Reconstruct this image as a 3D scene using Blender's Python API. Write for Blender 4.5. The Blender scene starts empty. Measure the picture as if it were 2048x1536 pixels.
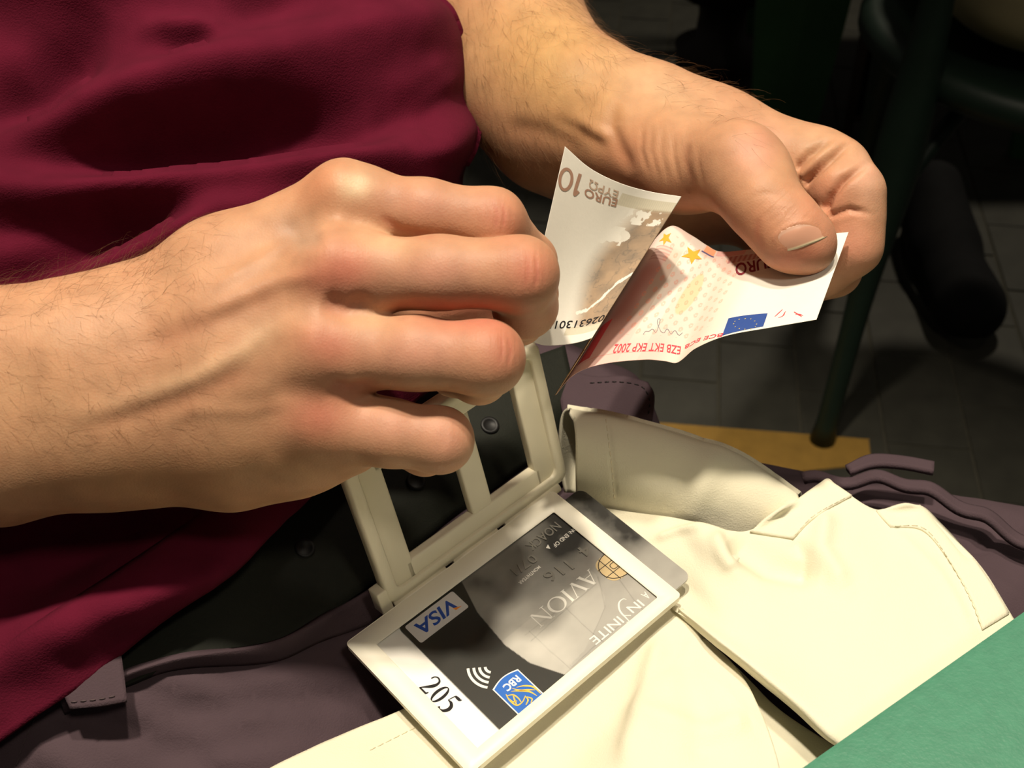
import bpy, math, random, time
import numpy as np
from mathutils import Vector, Matrix
from mathutils.bvhtree import BVHTree

sc = bpy.context.scene
random.seed(7)
RNG = np.random.default_rng(11)

# ------------------------------------------------------------------ camera
F = 2400.0                       # focal length in pixels of the 2048 px frame
PITCH = math.radians(40)
CT, ST = math.cos(PITCH), math.sin(PITCH)
CAMZ = 0.91
cam = bpy.data.cameras.new('camera')
cam.sensor_width = 36.0
cam.lens = 36.0 * F / 2048.0
cam.clip_start = 0.01
cam.dof.use_dof = True
cam.dof.focus_distance = 0.385
cam.dof.aperture_fstop = 22.0
camo = bpy.data.objects.new('camera', cam)
camo.location = (0, 0, CAMZ)
camo.rotation_euler = (math.pi / 2 - PITCH, 0, 0)
sc.collection.objects.link(camo)
sc.camera = camo

# ------------------------------------------------------------------ light, world, exposure
world = bpy.data.worlds.new('world')
sc.world = world
world.use_nodes = True
world.node_tree.nodes['Background'].inputs[0].default_value = (1.0, 0.88, 0.76, 1)
world.node_tree.nodes['Background'].inputs[1].default_value = 0.050

def spot(name, loc, target, watts, size, angle, blend, col):
    l = bpy.data.lights.new(name, 'SPOT')
    l.energy = watts
    l.shadow_soft_size = size
    l.spot_size = math.radians(angle)
    l.spot_blend = blend
    l.color = col
    o = bpy.data.objects.new(name, l)
    o.location = loc
    o.rotation_euler = (Vector(target) - Vector(loc)).to_track_quat('-Z', 'Y').to_euler()
    sc.collection.objects.link(o)
    return o
WARM = (1.0, 0.88, 0.70)
spot('ceiling_and_fill_light', (-0.19, 0.255, 2.15), (0.0, 0.29, 0.62), 98, 0.045, 50, 0.6, WARM)
spot('ceiling_and_fill_light', (0.12, 0.33, 2.1), (0.0, 0.29, 0.62), 49, 0.04, 50, 0.6, WARM)
spot('ceiling_and_fill_light', (0.45, -0.50, 2.15), (0.0, 0.29, 0.62), 22, 0.10, 50, 0.6, WARM)  # added fill from the camera side for the back of the hand
spot('ceiling_and_fill_light', (0.95, 2.1, 2.7), (0.5, 1.35, 0.0), 110, 0.10, 62, 0.8, WARM)  # added rear spot, brightens the background floor and chairs
sc.view_settings.view_transform = 'Standard'
sc.view_settings.look = 'None'
sc.view_settings.gamma = 1.0
sc.view_settings.use_curve_mapping = False
sc.view_settings.exposure = 0.0

# ------------------------------------------------------------------ coordinates
def cam2w(q):
    q = np.asarray(q, float)
    x, y, z = q[..., 0], q[..., 1], q[..., 2]
    return np.stack([x, y * ST + z * CT, y * CT - z * ST + CAMZ], -1)
def w2cam(p):
    p = np.asarray(p, float)
    x, y, h = p[..., 0], p[..., 1], p[..., 2] - CAMZ
    return np.stack([x, y * ST + h * CT, y * CT - h * ST], -1)
def P(px, py, z):                 # measured image position + real distance -> camera frame metres
    return np.array([(px - 1024) * z / F, (768 - py) * z / F, z])
def PH(px, py, h):                # measured image position on the horizontal level h (below the camera)
    yn = (768 - py) / F
    return P(px, py, h / (yn * CT - ST))
def W(px, py, z): return cam2w(P(px, py, z))
def proj(pc):
    pc = np.asarray(pc)
    return 1024 + F * pc[..., 0] / pc[..., 2], 768 - F * pc[..., 1] / pc[..., 2]

# ------------------------------------------------------------------ objects
def link(o, parent=None):
    sc.collection.objects.link(o)
    if parent is not None: o.parent = parent
    return o
def tag(o, label, cat, group=None, kind=None):
    o['label'] = label; o['category'] = cat
    if group: o['group'] = group
    if kind: o['kind'] = kind
    return o
def thing(name, label, cat, loc=(0, 0, 0), group=None):
    o = bpy.data.objects.new(name, None)
    o.empty_display_size = 0.02
    o.location = loc
    link(o)
    return tag(o, label, cat, group)
def mesh_np(name, V, Fc, mat, parent=None, smooth=True, col=None, attrs=None):
    me = bpy.data.meshes.new(name)
    V = np.asarray(V, np.float32)
    if isinstance(Fc, np.ndarray):
        n, k = Fc.shape
        me.vertices.add(len(V)); me.vertices.foreach_set('co', V.ravel())
        me.loops.add(n * k); me.loops.foreach_set('vertex_index', Fc.astype(np.int32).ravel())
        me.polygons.add(n)
        me.polygons.foreach_set('loop_start', np.arange(0, n * k, k, dtype=np.int32))
        me.polygons.foreach_set('loop_total', np.full(n, k, np.int32))
        me.update(calc_edges=True)
        me.validate()
    else:
        me.from_pydata([tuple(v) for v in V], [], Fc)
    me.polygons.foreach_set('use_smooth', np.full(len(me.polygons), smooth, bool))
    if col is not None:
        a = me.color_attributes.new('Col', 'FLOAT_COLOR', 'POINT')
        c = np.ones((len(V), 4), np.float32); c[:, :3] = col
        a.data.foreach_set('color', c.ravel())
    for nm, arr in (attrs or {}).items():
        a = me.attributes.new(nm, 'FLOAT', 'POINT')
        a.data.foreach_set('value', np.asarray(arr, np.float32))
    if mat: me.materials.append(mat)
    o = bpy.data.objects.new(name, me)
    if parent is not None:
        pl = np.array(parent.matrix_basis.translation)
        if parent.parent: pl = pl + np.array(parent.parent.matrix_basis.translation)
        if np.any(pl): 
            co = V - pl.astype(np.float32); me.vertices.foreach_set('co', co.ravel()); me.update()
    link(o, parent)
    return o
def edges_sharp(o, ang=35):
    o.data.set_sharp_from_angle(angle=math.radians(ang))
    return o
def box_mesh(cx, cy, cz, sx, sy, sz, bev=0.0):
    """axis aligned bevelled box -> verts, faces"""
    import bmesh
    bm = bmesh.new(); bmesh.ops.create_cube(bm, size=1)
    for v in bm.verts: v.co = Vector((cx + v.co.x * sx, cy + v.co.y * sy, cz + v.co.z * sz))
    if bev > 0: bmesh.ops.bevel(bm, geom=bm.edges[:], offset=bev, segments=2, affect='EDGES', profile=0.6)
    bm.verts.index_update()
    V = np.array([v.co[:] for v in bm.verts]); Fc = [[v.index for v in f.verts] for f in bm.faces]
    bm.free(); return V, Fc
def tube_mesh(pts, rad, n=14, cap=True):
    pts = np.asarray(pts, float); m = len(pts)
    rad = np.broadcast_to(np.asarray(rad, float), (m,)) if np.ndim(rad) < 2 else np.asarray(rad)
    T = np.gradient(pts, axis=0); T /= np.linalg.norm(T, axis=1)[:, None]
    up = np.array([0, 0, 1.0]) if abs(T[0, 2]) < 0.9 else np.array([1.0, 0, 0])
    V = []
    for i in range(m):
        a = np.cross(T[i], up); a /= np.linalg.norm(a); b = np.cross(a, T[i])
        for k in range(n):
            t = 2 * math.pi * k / n
            V.append(pts[i] + rad[i] * (a * math.cos(t) + b * math.sin(t)))
    Fc = []
    for i in range(m - 1):
        for k in range(n):
            k2 = (k + 1) % n
            Fc.append([i * n + k, i * n + k2, (i + 1) * n + k2, (i + 1) * n + k])
    if cap: Fc.append(list(range(n))[::-1]); Fc.append([(m - 1) * n + k for k in range(n)])
    return np.array(V), Fc
def join(parts):
    V, Fc, o = [], [], 0
    for v, f in parts:
        V.append(np.asarray(v)); Fc += [[i + o for i in q] for q in f]; o += len(v)
    return np.concatenate(V), Fc

# ------------------------------------------------------------------ noise
_perm = RNG.integers(0, 1 << 30, 65536)
def vnoise(x, y, seed=0):
    xi = np.floor(x).astype(np.int64); yi = np.floor(y).astype(np.int64)
    fx, fy = x - xi, y - yi
    fx = fx * fx * (3 - 2 * fx); fy = fy * fy * (3 - 2 * fy)
    def hsh(a, b): return (_perm[(a * 73856093 ^ b * 19349663 ^ seed * 83492791) & 65535] & 0xffff) / 65535.0
    return (hsh(xi, yi) * (1 - fx) + hsh(xi + 1, yi) * fx) * (1 - fy) + (hsh(xi, yi + 1) * (1 - fx) + hsh(xi + 1, yi + 1) * fx) * fy
def fbm(x, y, o=4, seed=0):
    s = 0; a = 0.5; t = 0
    for i in range(o):
        s = s + a * vnoise(x * 2 ** i, y * 2 ** i, seed + i * 7); t += a; a *= 0.5
    return s / t
def ss(a, b, x):
    t = np.clip((x - a) / (b - a), 0, 1); return t * t * (3 - 2 * t)
def lin(r, g, b):
    c = np.array([r, g, b], float) / 255.0
    return np.where(c <= 0.04045, c / 12.92, ((c + 0.055) / 1.055) ** 2.4)
def polydist(x, y, pts):
    """distance from (x,y) arrays to polyline and the parameter 0..1 along it"""
    best = np.full(np.shape(x), 1e9); par = np.zeros(np.shape(x))
    pts = np.asarray(pts, float); n = len(pts) - 1
    for i in range(n):
        a, b = pts[i], pts[i + 1]; d = b - a; L = d @ d + 1e-12
        t = np.clip(((x - a[0]) * d[0] + (y - a[1]) * d[1]) / L, 0, 1)
        q = np.hypot(x - a[0] - t * d[0], y - a[1] - t * d[1])
        m = q < best
        best = np.where(m, q, best); par = np.where(m, (i + t) / n, par)
    return best, par

# ------------------------------------------------------------------ materials
def nodes(m): return m.node_tree.nodes, m.node_tree.links
def base_mat(name, color=(0.8, 0.8, 0.8), rough=0.6, spec=0.4):
    m = bpy.data.materials.new(name); m.use_nodes = True
    b = m.node_tree.nodes['Principled BSDF']
    b.inputs['Base Color'].default_value = (*color, 1)
    b.inputs['Roughness'].default_value = rough
    b.inputs['Specular IOR Level'].default_value = spec
    return m, b
def add_noise(m, b, color, var=0.12, scale=60, bump=0.0, bscale=None, dist=0.001, detail=4):
    N, L = nodes(m)
    tc = N.new('ShaderNodeTexCoord')
    nz = N.new('ShaderNodeTexNoise'); nz.inputs['Scale'].default_value = scale; nz.inputs['Detail'].default_value = detail
    L.new(tc.outputs['Object'], nz.inputs['Vector'])
    mx = N.new('ShaderNodeMix'); mx.data_type = 'RGBA'
    c = np.array(color)
    mx.inputs[6].default_value = (*(c * (1 - var)), 1); mx.inputs[7].default_value = (*np.clip(c * (1 + var), 0, 1), 1)
    L.new(nz.outputs['Fac'], mx.inputs[0]); L.new(mx.outputs[2], b.inputs['Base Color'])
    if bump:
        n2 = N.new('ShaderNodeTexNoise'); n2.inputs['Scale'].default_value = bscale or scale * 4
        L.new(tc.outputs['Object'], n2.inputs['Vector'])
        bp = N.new('ShaderNodeBump'); bp.inputs['Strength'].default_value = bump; bp.inputs['Distance'].default_value = dist
        L.new(n2.outputs['Fac'], bp.inputs['Height']); L.new(bp.outputs['Normal'], b.inputs['Normal'])
    return m
def mat_simple(name, color, rough=0.6, spec=0.4, **k):
    m, b = base_mat(name, color, rough, spec)
    return add_noise(m, b, color, **k)
def mat_attr(name, rough=0.6, spec=0.3, bump=0.0, bscale=900, dist=0.0004, sss=0.0):
    m, b = base_mat(name, (1, 1, 1), rough, spec)
    N, L = nodes(m)
    at = N.new('ShaderNodeAttribute'); at.attribute_name = 'Col'
    L.new(at.outputs['Color'], b.inputs['Base Color'])
    if bump:
        tc = N.new('ShaderNodeTexCoord'); n2 = N.new('ShaderNodeTexNoise'); n2.inputs['Scale'].default_value = bscale
        L.new(tc.outputs['Object'], n2.inputs['Vector'])
        bp = N.new('ShaderNodeBump'); bp.inputs['Strength'].default_value = bump; bp.inputs['Distance'].default_value = dist
        L.new(n2.outputs['Fac'], bp.inputs['Height']); L.new(bp.outputs['Normal'], b.inputs['Normal'])
    return m
def mat_cloth(name, color, var, weave_scale, weave, rough=0.9, sheen=0.2, uv=True, mott=40):
    """woven / knitted cloth: two crossing wave textures as relief, noise for wear"""
    m, b = base_mat(name, color, rough, 0.15)
    N, L = nodes(m)
    b.inputs['Sheen Weight'].default_value = sheen
    b.inputs['Sheen Roughness'].default_value = 0.5
    add_noise(m, b, color, var, mott)
    tc = N.new('ShaderNodeTexCoord')
    ws = []
    for ax in ('X', 'Y'):
        w = N.new('ShaderNodeTexWave'); w.bands_direction = ax; w.inputs['Scale'].default_value = weave_scale
        w.inputs['Distortion'].default_value = 1.5; w.inputs['Detail'].default_value = 1.0
        L.new(tc.outputs['UV' if uv else 'Object'], w.inputs['Vector']); ws.append(w)
    ad = N.new('ShaderNodeMath'); ad.operation = 'MULTIPLY'
    L.new(ws[0].outputs['Fac'], ad.inputs[0]); L.new(ws[1].outputs['Fac'], ad.inputs[1])
    bp = N.new('ShaderNodeBump'); bp.inputs['Strength'].default_value = weave; bp.inputs['Distance'].default_value = 0.0004
    L.new(ad.outputs[0], bp.inputs['Height']); L.new(bp.outputs['Normal'], b.inputs['Normal'])
    return m

M = {}
def skin_material():
    m, b = base_mat('skin', (0.6, 0.35, 0.25), 0.53, 0.30)
    N, L = nodes(m)
    at = N.new('ShaderNodeAttribute'); at.attribute_name = 'Col'
    tc = N.new('ShaderNodeTexCoord')
    mot = N.new('ShaderNodeTexNoise'); mot.inputs['Scale'].default_value = 130; mot.inputs['Detail'].default_value = 5
    L.new(tc.outputs['Object'], mot.inputs['Vector'])
    ramp = N.new('ShaderNodeMapRange'); ramp.inputs[1].default_value = 0.3; ramp.inputs[2].default_value = 0.7
    ramp.inputs[3].default_value = 0.90; ramp.inputs[4].default_value = 1.09
    L.new(mot.outputs['Fac'], ramp.inputs[0])
    mul = N.new('ShaderNodeVectorMath'); mul.operation = 'SCALE'
    L.new(at.outputs['Color'], mul.inputs[0]); L.new(ramp.outputs[0], mul.inputs['Scale'])
    L.new(mul.outputs[0], b.inputs['Base Color'])
    b.inputs['Subsurface Weight'].default_value = 0.22
    b.inputs['Subsurface Radius'].default_value = (1.0, 0.35, 0.2)
    b.inputs['Subsurface Scale'].default_value = 0.004
    # fine skin relief and wrinkles over the joints
    vo = N.new('ShaderNodeTexVoronoi'); vo.inputs['Scale'].default_value = 1500
    L.new(tc.outputs['Object'], vo.inputs['Vector'])
    wc = N.new('ShaderNodeAttribute'); wc.attribute_name = 'wcoord'
    wm = N.new('ShaderNodeAttribute'); wm.attribute_name = 'wmask'
    sx = N.new('ShaderNodeSeparateXYZ'); L.new(tc.outputs['Object'], sx.inputs[0])
    cb = N.new('ShaderNodeCombineXYZ')
    ml = N.new('ShaderNodeMath'); ml.operation = 'MULTIPLY'; ml.inputs[1].default_value = 1.0
    L.new(wc.outputs['Fac'], ml.inputs[0]); L.new(ml.outputs[0], cb.inputs[0])
    m2 = N.new('ShaderNodeMath'); m2.operation = 'MULTIPLY'; m2.inputs[1].default_value = 0.10
    L.new(sx.outputs['Z'], m2.inputs[0]); L.new(m2.outputs[0], cb.inputs[1])
    wn = N.new('ShaderNodeTexNoise'); wn.inputs['Scale'].default_value = 620; wn.inputs['Detail'].default_value = 3
    L.new(cb.outputs[0], wn.inputs['Vector'])
    mm = N.new('ShaderNodeMath'); mm.operation = 'MULTIPLY'
    L.new(wn.outputs['Fac'], mm.inputs[0]); L.new(wm.outputs['Fac'], mm.inputs[1])
    m3 = N.new('ShaderNodeMath'); m3.operation = 'MULTIPLY_ADD'; m3.inputs[1].default_value = 0.12
    L.new(vo.outputs['Distance'], m3.inputs[0]); L.new(mm.outputs[0], m3.inputs[2])
    bp = N.new('ShaderNodeBump'); bp.inputs['Strength'].default_value = 0.42; bp.inputs['Distance'].default_value = 0.0010
    L.new(m3.outputs[0], bp.inputs['Height']); L.new(bp.outputs['Normal'], b.inputs['Normal'])
    return m
M['skin'] = skin_material()
M['shirt'] = mat_simple('maroon_jersey', (0.088, 0.0055, 0.0185), 0.95, 0.1, var=0.30, scale=60, bump=0.45, bscale=1500, dist=0.0005)
M['trousers'] = mat_simple('grey_purple_twill', (0.070, 0.047, 0.056), 0.92, 0.12, var=0.18, scale=40, bump=0.4, bscale=1600, dist=0.0005)
M['canvas'] = mat_simple('cream_canvas', (0.74, 0.70, 0.545), 0.92, 0.12, var=0.03, scale=14, bump=0.35, bscale=1700, dist=0.0004)
M['thread'] = mat_simple('cream_thread', (0.78, 0.71, 0.53), 0.9, 0.1, var=0.1, scale=400)
M['trouser_thread'] = mat_simple('grey_thread', (0.085, 0.062, 0.066), 0.9, 0.1, var=0.2, scale=900)
M['belt'] = mat_simple('dark_olive_webbing', (0.010, 0.0115, 0.0075), 0.75, 0.25, var=0.2, scale=300, bump=0.3, bscale=1500, dist=0.0004)
M['hole'] = mat_simple('black_eyelet', (0.004, 0.004, 0.004), 0.5, 0.3, var=0.2, scale=300)
M['white_plastic'] = mat_simple('white_plastic', (0.83, 0.79, 0.67), 0.42, 0.45, var=0.015, scale=80, bump=0.04, bscale=300, dist=0.0005)
M['aged_plastic'] = mat_simple('ivory_plastic', (0.78, 0.72, 0.55), 0.38, 0.5, var=0.04, scale=90, bump=0.06, bscale=250, dist=0.0006)
def flat(name, c, rough=0.5, spec=0.3): return mat_simple(name, tuple(c), rough, spec, var=0.04, scale=500)

# ------------------------------------------------------------------ lofted sheets
def catmull(pts, n):
    """resample a row of points (k,3) to n by chord-length Catmull-Rom"""
    pts = np.asarray(pts, float)
    if len(pts) == 2:
        t = np.linspace(0, 1, n)[:, None]; return pts[0] * (1 - t) + pts[1] * t
    d = np.concatenate([[0], np.cumsum(np.linalg.norm(np.diff(pts, axis=0), axis=1))])
    d /= d[-1]
    E = np.vstack([2 * pts[0] - pts[1], pts, 2 * pts[-1] - pts[-2]])
    u = np.linspace(0, 1, n)
    i = np.clip(np.searchsorted(d, u, side='right') - 1, 0, len(pts) - 2)
    t = ((u - d[i]) / (d[i + 1] - d[i] + 1e-12))[:, None]
    p0, p1, p2, p3 = E[i], E[i + 1], E[i + 2], E[i + 3]
    l0 = np.linalg.norm(p1 - p0, axis=1)[:, None]; l1 = np.linalg.norm(p2 - p1, axis=1)[:, None] + 1e-12; l2 = np.linalg.norm(p3 - p2, axis=1)[:, None]
    m1 = (p2 - p0) / (l0 + l1) * l1; m2 = (p3 - p1) / (l1 + l2 + 1e-12) * l1
    return (2 * t**3 - 3 * t**2 + 1) * p1 + (t**3 - 2 * t**2 + t) * m1 + (-2 * t**3 + 3 * t**2) * p2 + (t**3 - t**2) * m2
def loft(rows, nu, nv):
    """rows of camera-frame points -> grid (nv,nu,3)"""
    R = np.stack([catmull(r, nu) for r in rows])
    m = R.mean(1)
    d = np.concatenate([[0], np.cumsum(np.linalg.norm(np.diff(m, axis=0), axis=1))])
    G = np.zeros((nv, nu, 3))
    d = d / d[-1]
    k = len(rows)
    if k == 2:
        t = np.linspace(0, 1, nv)[:, None, None]; return R[0] * (1 - t) + R[1] * t
    E = np.concatenate([[2 * R[0] - R[1]], R, [2 * R[-1] - R[-2]]])
    u = np.linspace(0, 1, nv)
    i = np.clip(np.searchsorted(d, u, side='right') - 1, 0, k - 2)
    t = ((u - d[i]) / (d[i + 1] - d[i] + 1e-12))[:, None, None]
    p0, p1, p2, p3 = E[i], E[i + 1], E[i + 2], E[i + 3]
    m1 = (p2 - p0) / 2; m2 = (p3 - p1) / 2
    return (2 * t**3 - 3 * t**2 + 1) * p1 + (t**3 - 2 * t**2 + t) * m1 + (-2 * t**3 + 3 * t**2) * p2 + (t**3 - t**2) * m2
def grid_faces(nv, nu, off=0):
    a = (np.arange(nv - 1)[:, None] * nu + np.arange(nu - 1)[None, :]).ravel() + off
    return np.stack([a, a + 1, a + nu + 1, a + nu], 1)
def grid_normals(G):
    n = np.cross(np.gradient(G, axis=1), np.gradient(G, axis=0))
    n /= np.linalg.norm(n, axis=2)[..., None] + 1e-12
    f = np.sign((n * G).sum(2)); f[f == 0] = 1
    return n * -f[..., None]     # towards the camera side
def slab(G, th):
    """give a sheet a real thickness (behind the visible face) -> verts, quad faces (camera frame)"""
    nv, nu, _ = G.shape
    n = grid_normals(G)
    flip = ((np.cross(G[0, 1] - G[0, 0], G[1, 0] - G[0, 0])) @ G[0, 0]) > 0
    B = G - n * th
    V = np.concatenate([G.reshape(-1, 3), B.reshape(-1, 3)])
    f1 = grid_faces(nv, nu); f2 = grid_faces(nv, nu, nv * nu)[:, ::-1]
    o = nv * nu
    ring = np.concatenate([np.arange(nu), np.arange(1, nv) * nu + nu - 1, (nv - 1) * nu + np.arange(nu - 2, -1, -1), np.arange(nv - 2, 0, -1) * nu])
    r2 = np.roll(ring, -1)
    side = np.stack([r2, ring, ring + o, r2 + o], 1)
    Fc = np.concatenate([f1, f2, side])
    return V, Fc
def sheet(name, G, th, mat, parent, smooth=True, col=None):
    V, Fc = slab(G, th)
    return mesh_np(name, cam2w(V), Fc, mat, parent, smooth, None if col is None else np.concatenate([col, col]))
def bvh_of(o):
    return BVHTree.FromPolygons([o.matrix_world @ v.co if False else v.co for v in o.data.vertices], [p.vertices[:] for p in o.data.polygons])

# ------------------------------------------------------------------ implicit surface modelling
class Field:
    def __init__(s, lo, hi, h):
        s.lo = np.array(lo, float); s.h = h
        s.n = np.ceil((np.array(hi) - s.lo) / h).astype(int) + 1
        s.ax = [(s.lo[i] + np.arange(s.n[i]) * h).astype(np.float32) for i in range(3)]
    def new(s): return np.full(s.n, 0.05, np.float32)
    def box(s, a, b, m):
        lo = np.minimum(a, b) - m; hi = np.maximum(a, b) + m
        i0 = np.clip(np.floor((lo - s.lo) / s.h).astype(int), 0, s.n); i1 = np.clip(np.ceil((hi - s.lo) / s.h).astype(int) + 1, 0, s.n)
        return tuple(slice(i0[i], i1[i]) for i in range(3))
    def cone(s, V, a, b, ra, rb, k, sc=None):
        a = np.asarray(a, float); b = np.asarray(b, float)
        sl = s.box(a, b, max(ra, rb) + max(0.012, k * 1.5))
        if any(q.stop <= q.start for q in sl): return
        X = s.ax[0][sl[0]][:, None, None]; Y = s.ax[1][sl[1]][None, :, None]; Z = s.ax[2][sl[2]][None, None, :]
        d = (b - a).astype(np.float32); L = float(d @ d) + 1e-12
        x, y, z = X - np.float32(a[0]), Y - np.float32(a[1]), Z - np.float32(a[2])
        t = np.clip((x * d[0] + y * d[1] + z * d[2]) / np.float32(L), 0, 1)
        q = np.sqrt((x - t * d[0])**2 + (y - t * d[1])**2 + (z - t * d[2])**2) - (np.float32(ra) + t * np.float32(rb - ra))
        V[sl] = smin(V[sl], q, k)
def smin(a, b, k):
    if k <= 0: return np.minimum(a, b)
    h = np.maximum(np.float32(k) - np.abs(a - b), 0) / np.float32(k)
    return np.minimum(a, b) - h * h * np.float32(k * 0.25)
EDG = [(0,1),(2,3),(4,5),(6,7),(0,2),(1,3),(4,6),(5,7),(0,4),(1,5),(2,6),(3,7)]
COR = np.array([[i & 1, (i >> 1) & 1, (i >> 2) & 1] for i in range(8)])
def surface_nets(V, fld):
    n = np.array(V.shape)
    S = V < 0
    c = np.zeros(n - 1, np.int8)
    for o in COR: c += S[o[0]:n[0]-1+o[0], o[1]:n[1]-1+o[1], o[2]:n[2]-1+o[2]]
    cells = np.argwhere((c > 0) & (c < 8))
    vals = np.stack([V[cells[:,0]+o[0], cells[:,1]+o[1], cells[:,2]+o[2]] for o in COR], 1).astype(np.float64)
    acc = np.zeros((len(cells), 3)); cnt = np.zeros(len(cells))
    for a, b in EDG:
        va, vb = vals[:, a], vals[:, b]; m = (va < 0) != (vb < 0)
        t = np.where(m, va / np.where(m, va - vb, 1), 0)
        p = COR[a] + t[:, None] * (COR[b] - COR[a])
        acc[m] += p[m]; cnt[m] += 1
    pos = fld.lo + (cells + acc / cnt[:, None]) * fld.h
    idx = np.full(n - 1, -1, np.int64); idx[tuple(cells.T)] = np.arange(len(cells))
    faces = []
    for ax in range(3):
        b, d = (ax + 1) % 3, (ax + 2) % 3
        s0 = [slice(0, n[i]) for i in range(3)]; s1 = list(s0)
        s0[ax] = slice(0, n[ax] - 1); s1[ax] = slice(1, n[ax])
        E = np.argwhere(S[tuple(s0)] != S[tuple(s1)])
        E = E[(E[:, b] > 0) & (E[:, d] > 0) & (E[:, b] < n[b] - 1) & (E[:, d] < n[d] - 1)]
        ob = np.zeros(3, int); ob[b] = 1; od = np.zeros(3, int); od[d] = 1
        q = np.stack([idx[tuple((E - ob - od).T)], idx[tuple((E - od).T)], idx[tuple(E.T)], idx[tuple((E - ob).T)]], 1)
        inside = S[tuple(E.T)]
        q = np.where(inside[:, None], q, q[:, ::-1])
        faces.append(q)
    Fc = np.concatenate(faces)
    return pos, Fc[(Fc >= 0).all(1)]
def relax(pos, Fc, it=2, lam=0.5):
    e = np.concatenate([Fc[:, [0, 1]], Fc[:, [1, 2]], Fc[:, [2, 3]], Fc[:, [3, 0]]])
    i = np.concatenate([e[:, 0], e[:, 1]]); j = np.concatenate([e[:, 1], e[:, 0]])
    cnt = np.bincount(i, minlength=len(pos))[:, None] + 1e-9
    for _ in range(it):
        avg = np.stack([np.bincount(i, pos[j, a], len(pos)) for a in range(3)], 1) / cnt
        pos = pos + lam * (avg - pos)
    return pos
def vnormals(pos, Fc):
    n = np.cross(pos[Fc[:, 2]] - pos[Fc[:, 0]], pos[Fc[:, 3]] - pos[Fc[:, 1]])
    N = np.stack([np.bincount(Fc.ravel(), np.repeat(n[:, a], 4), len(pos)) for a in range(3)], 1)
    return N / (np.linalg.norm(N, axis=1)[:, None] + 1e-12)

# ================================================================== STRUCTURE: floor and its tiles
M['tile'] = mat_simple('dark_floor_tile', (0.036, 0.035, 0.027), 0.62, 0.35, var=0.45, scale=28, bump=0.25, bscale=160, dist=0.001, detail=6)
M['grout'] = mat_simple('grout', (0.055, 0.052, 0.040), 0.9, 0.1, var=0.3, scale=60)
M['ochre'] = mat_simple('ochre_tile', (0.27, 0.155, 0.030), 0.7, 0.3, var=0.3, scale=50, bump=0.2, bscale=300, dist=0.001)
V, Fc = box_mesh(0.6, 2.2, -0.03, 7.0, 7.0, 0.056)
floor = mesh_np('floor', V, Fc, M['grout'], None, False); floor['kind'] = 'structure'
YAW = math.radians(-7.7)
ca, sa = math.cos(YAW), math.sin(YAW)
TW, TL = 0.0925, 0.16
tile_me = None; cand = []
for i in range(-12, 34):
    for j in range(0, 30):
        lx, ly = 0.05 + i * TW, 0.55 + (j + 0.5 * (i % 2)) * TL
        wx, wy = lx * ca - ly * sa, lx * sa + ly * ca
        c = w2cam(np.array([wx, wy, 0.0])); px, py = proj(c)
        vis = 1120 < px < 2130 and -60 < py < 960 and c[2] > 0.3
        cand.append((0 if vis else 1, math.hypot(wx - 0.3, wy), wx, wy))
cand.sort()
for k, (nv_, d_, wx, wy) in enumerate(cand[:300]):
    if tile_me is None:
        V, Fc = box_mesh(0, 0, 0, TW - 0.0035, TL - 0.0035, 0.014, 0.0012)
        o = mesh_np('tile', V, Fc, M['tile'], floor, False); tile_me = o.data
    else:
        o = bpy.data.objects.new('tile', tile_me); link(o, floor)
    o.location = (wx, wy, -0.007 + RNG.uniform(-0.0007, 0.0005)); o.rotation_euler = (0, 0, YAW)
rest = []
b0 = box_mesh(0, 0, 0, TW - 0.0035, TL - 0.0035, 0.014, 0.0)
for nv_, d_, wx, wy in cand[300:]:
    v = b0[0].copy(); v = np.stack([v[:, 0] * ca - v[:, 1] * sa + wx, v[:, 0] * sa + v[:, 1] * ca + wy, v[:, 2] - 0.007], 1)
    rest.append((v, b0[1]))
V, Fc = join(rest)
o = mesh_np('tiles', V, Fc, M['tile'], floor, False); o['kind'] = 'stuff'
M['plaster'] = mat_simple('dark_plaster', (0.05, 0.045, 0.038), 0.9, 0.1, var=0.15, scale=6)
V, Fc = box_mesh(0.6, 5.65, 1.35, 7.0, 0.1, 2.7)
mesh_np('wall_back', V, Fc, M['plaster'], None, False)['kind'] = 'structure'
# ochre strip let into the floor
q = [cam2w(PH(*p, -0.91)) for p in ((1180, 836), (1737, 880), (1742, 930), (1180, 985))]
V = np.array([[*p[:2], z] for z in (-0.004, 0.0016) for p in q])
mesh_np('ochre_strip', V, [[3, 2, 1, 0], [4, 5, 6, 7], [0, 1, 5, 4], [1, 2, 6, 5], [2, 3, 7, 6], [3, 0, 4, 7]], M['ochre'], floor, False)

# ================================================================== FURNITURE BEHIND
M['green_metal'] = mat_simple('dark_green_metal', (0.008, 0.020, 0.013), 0.5, 0.4, var=0.2, scale=60, bump=0.1, bscale=200)
M['green_panel'] = mat_simple('green_plastic_panel', (0.030, 0.095, 0.036), 0.6, 0.3, var=0.2, scale=30, bump=0.1, bscale=120)
M['green_paint'] = mat_simple('green_textured_paint', (0.060, 0.215, 0.135), 0.50, 0.35, var=0.16, scale=240, bump=0.35, bscale=900, dist=0.0006, detail=5)
M['khaki'] = mat_simple('khaki_canvas', (0.30, 0.26, 0.15), 0.9, 0.15, var=0.2, scale=14, bump=0.2, bscale=300)
M['dark_wood'] = mat_simple('dark_wood', (0.011, 0.008, 0.006), 0.55, 0.35, var=0.3, scale=20, bump=0.1)
M['brown_wood'] = mat_simple('brown_wood', (0.06, 0.045, 0.036), 0.6, 0.3, var=0.3, scale=30)
M['black'] = mat_simple('black_leather', (0.006, 0.006, 0.0065), 0.85, 0.15, var=0.3, scale=60, bump=0.15, bscale=400)
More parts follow.
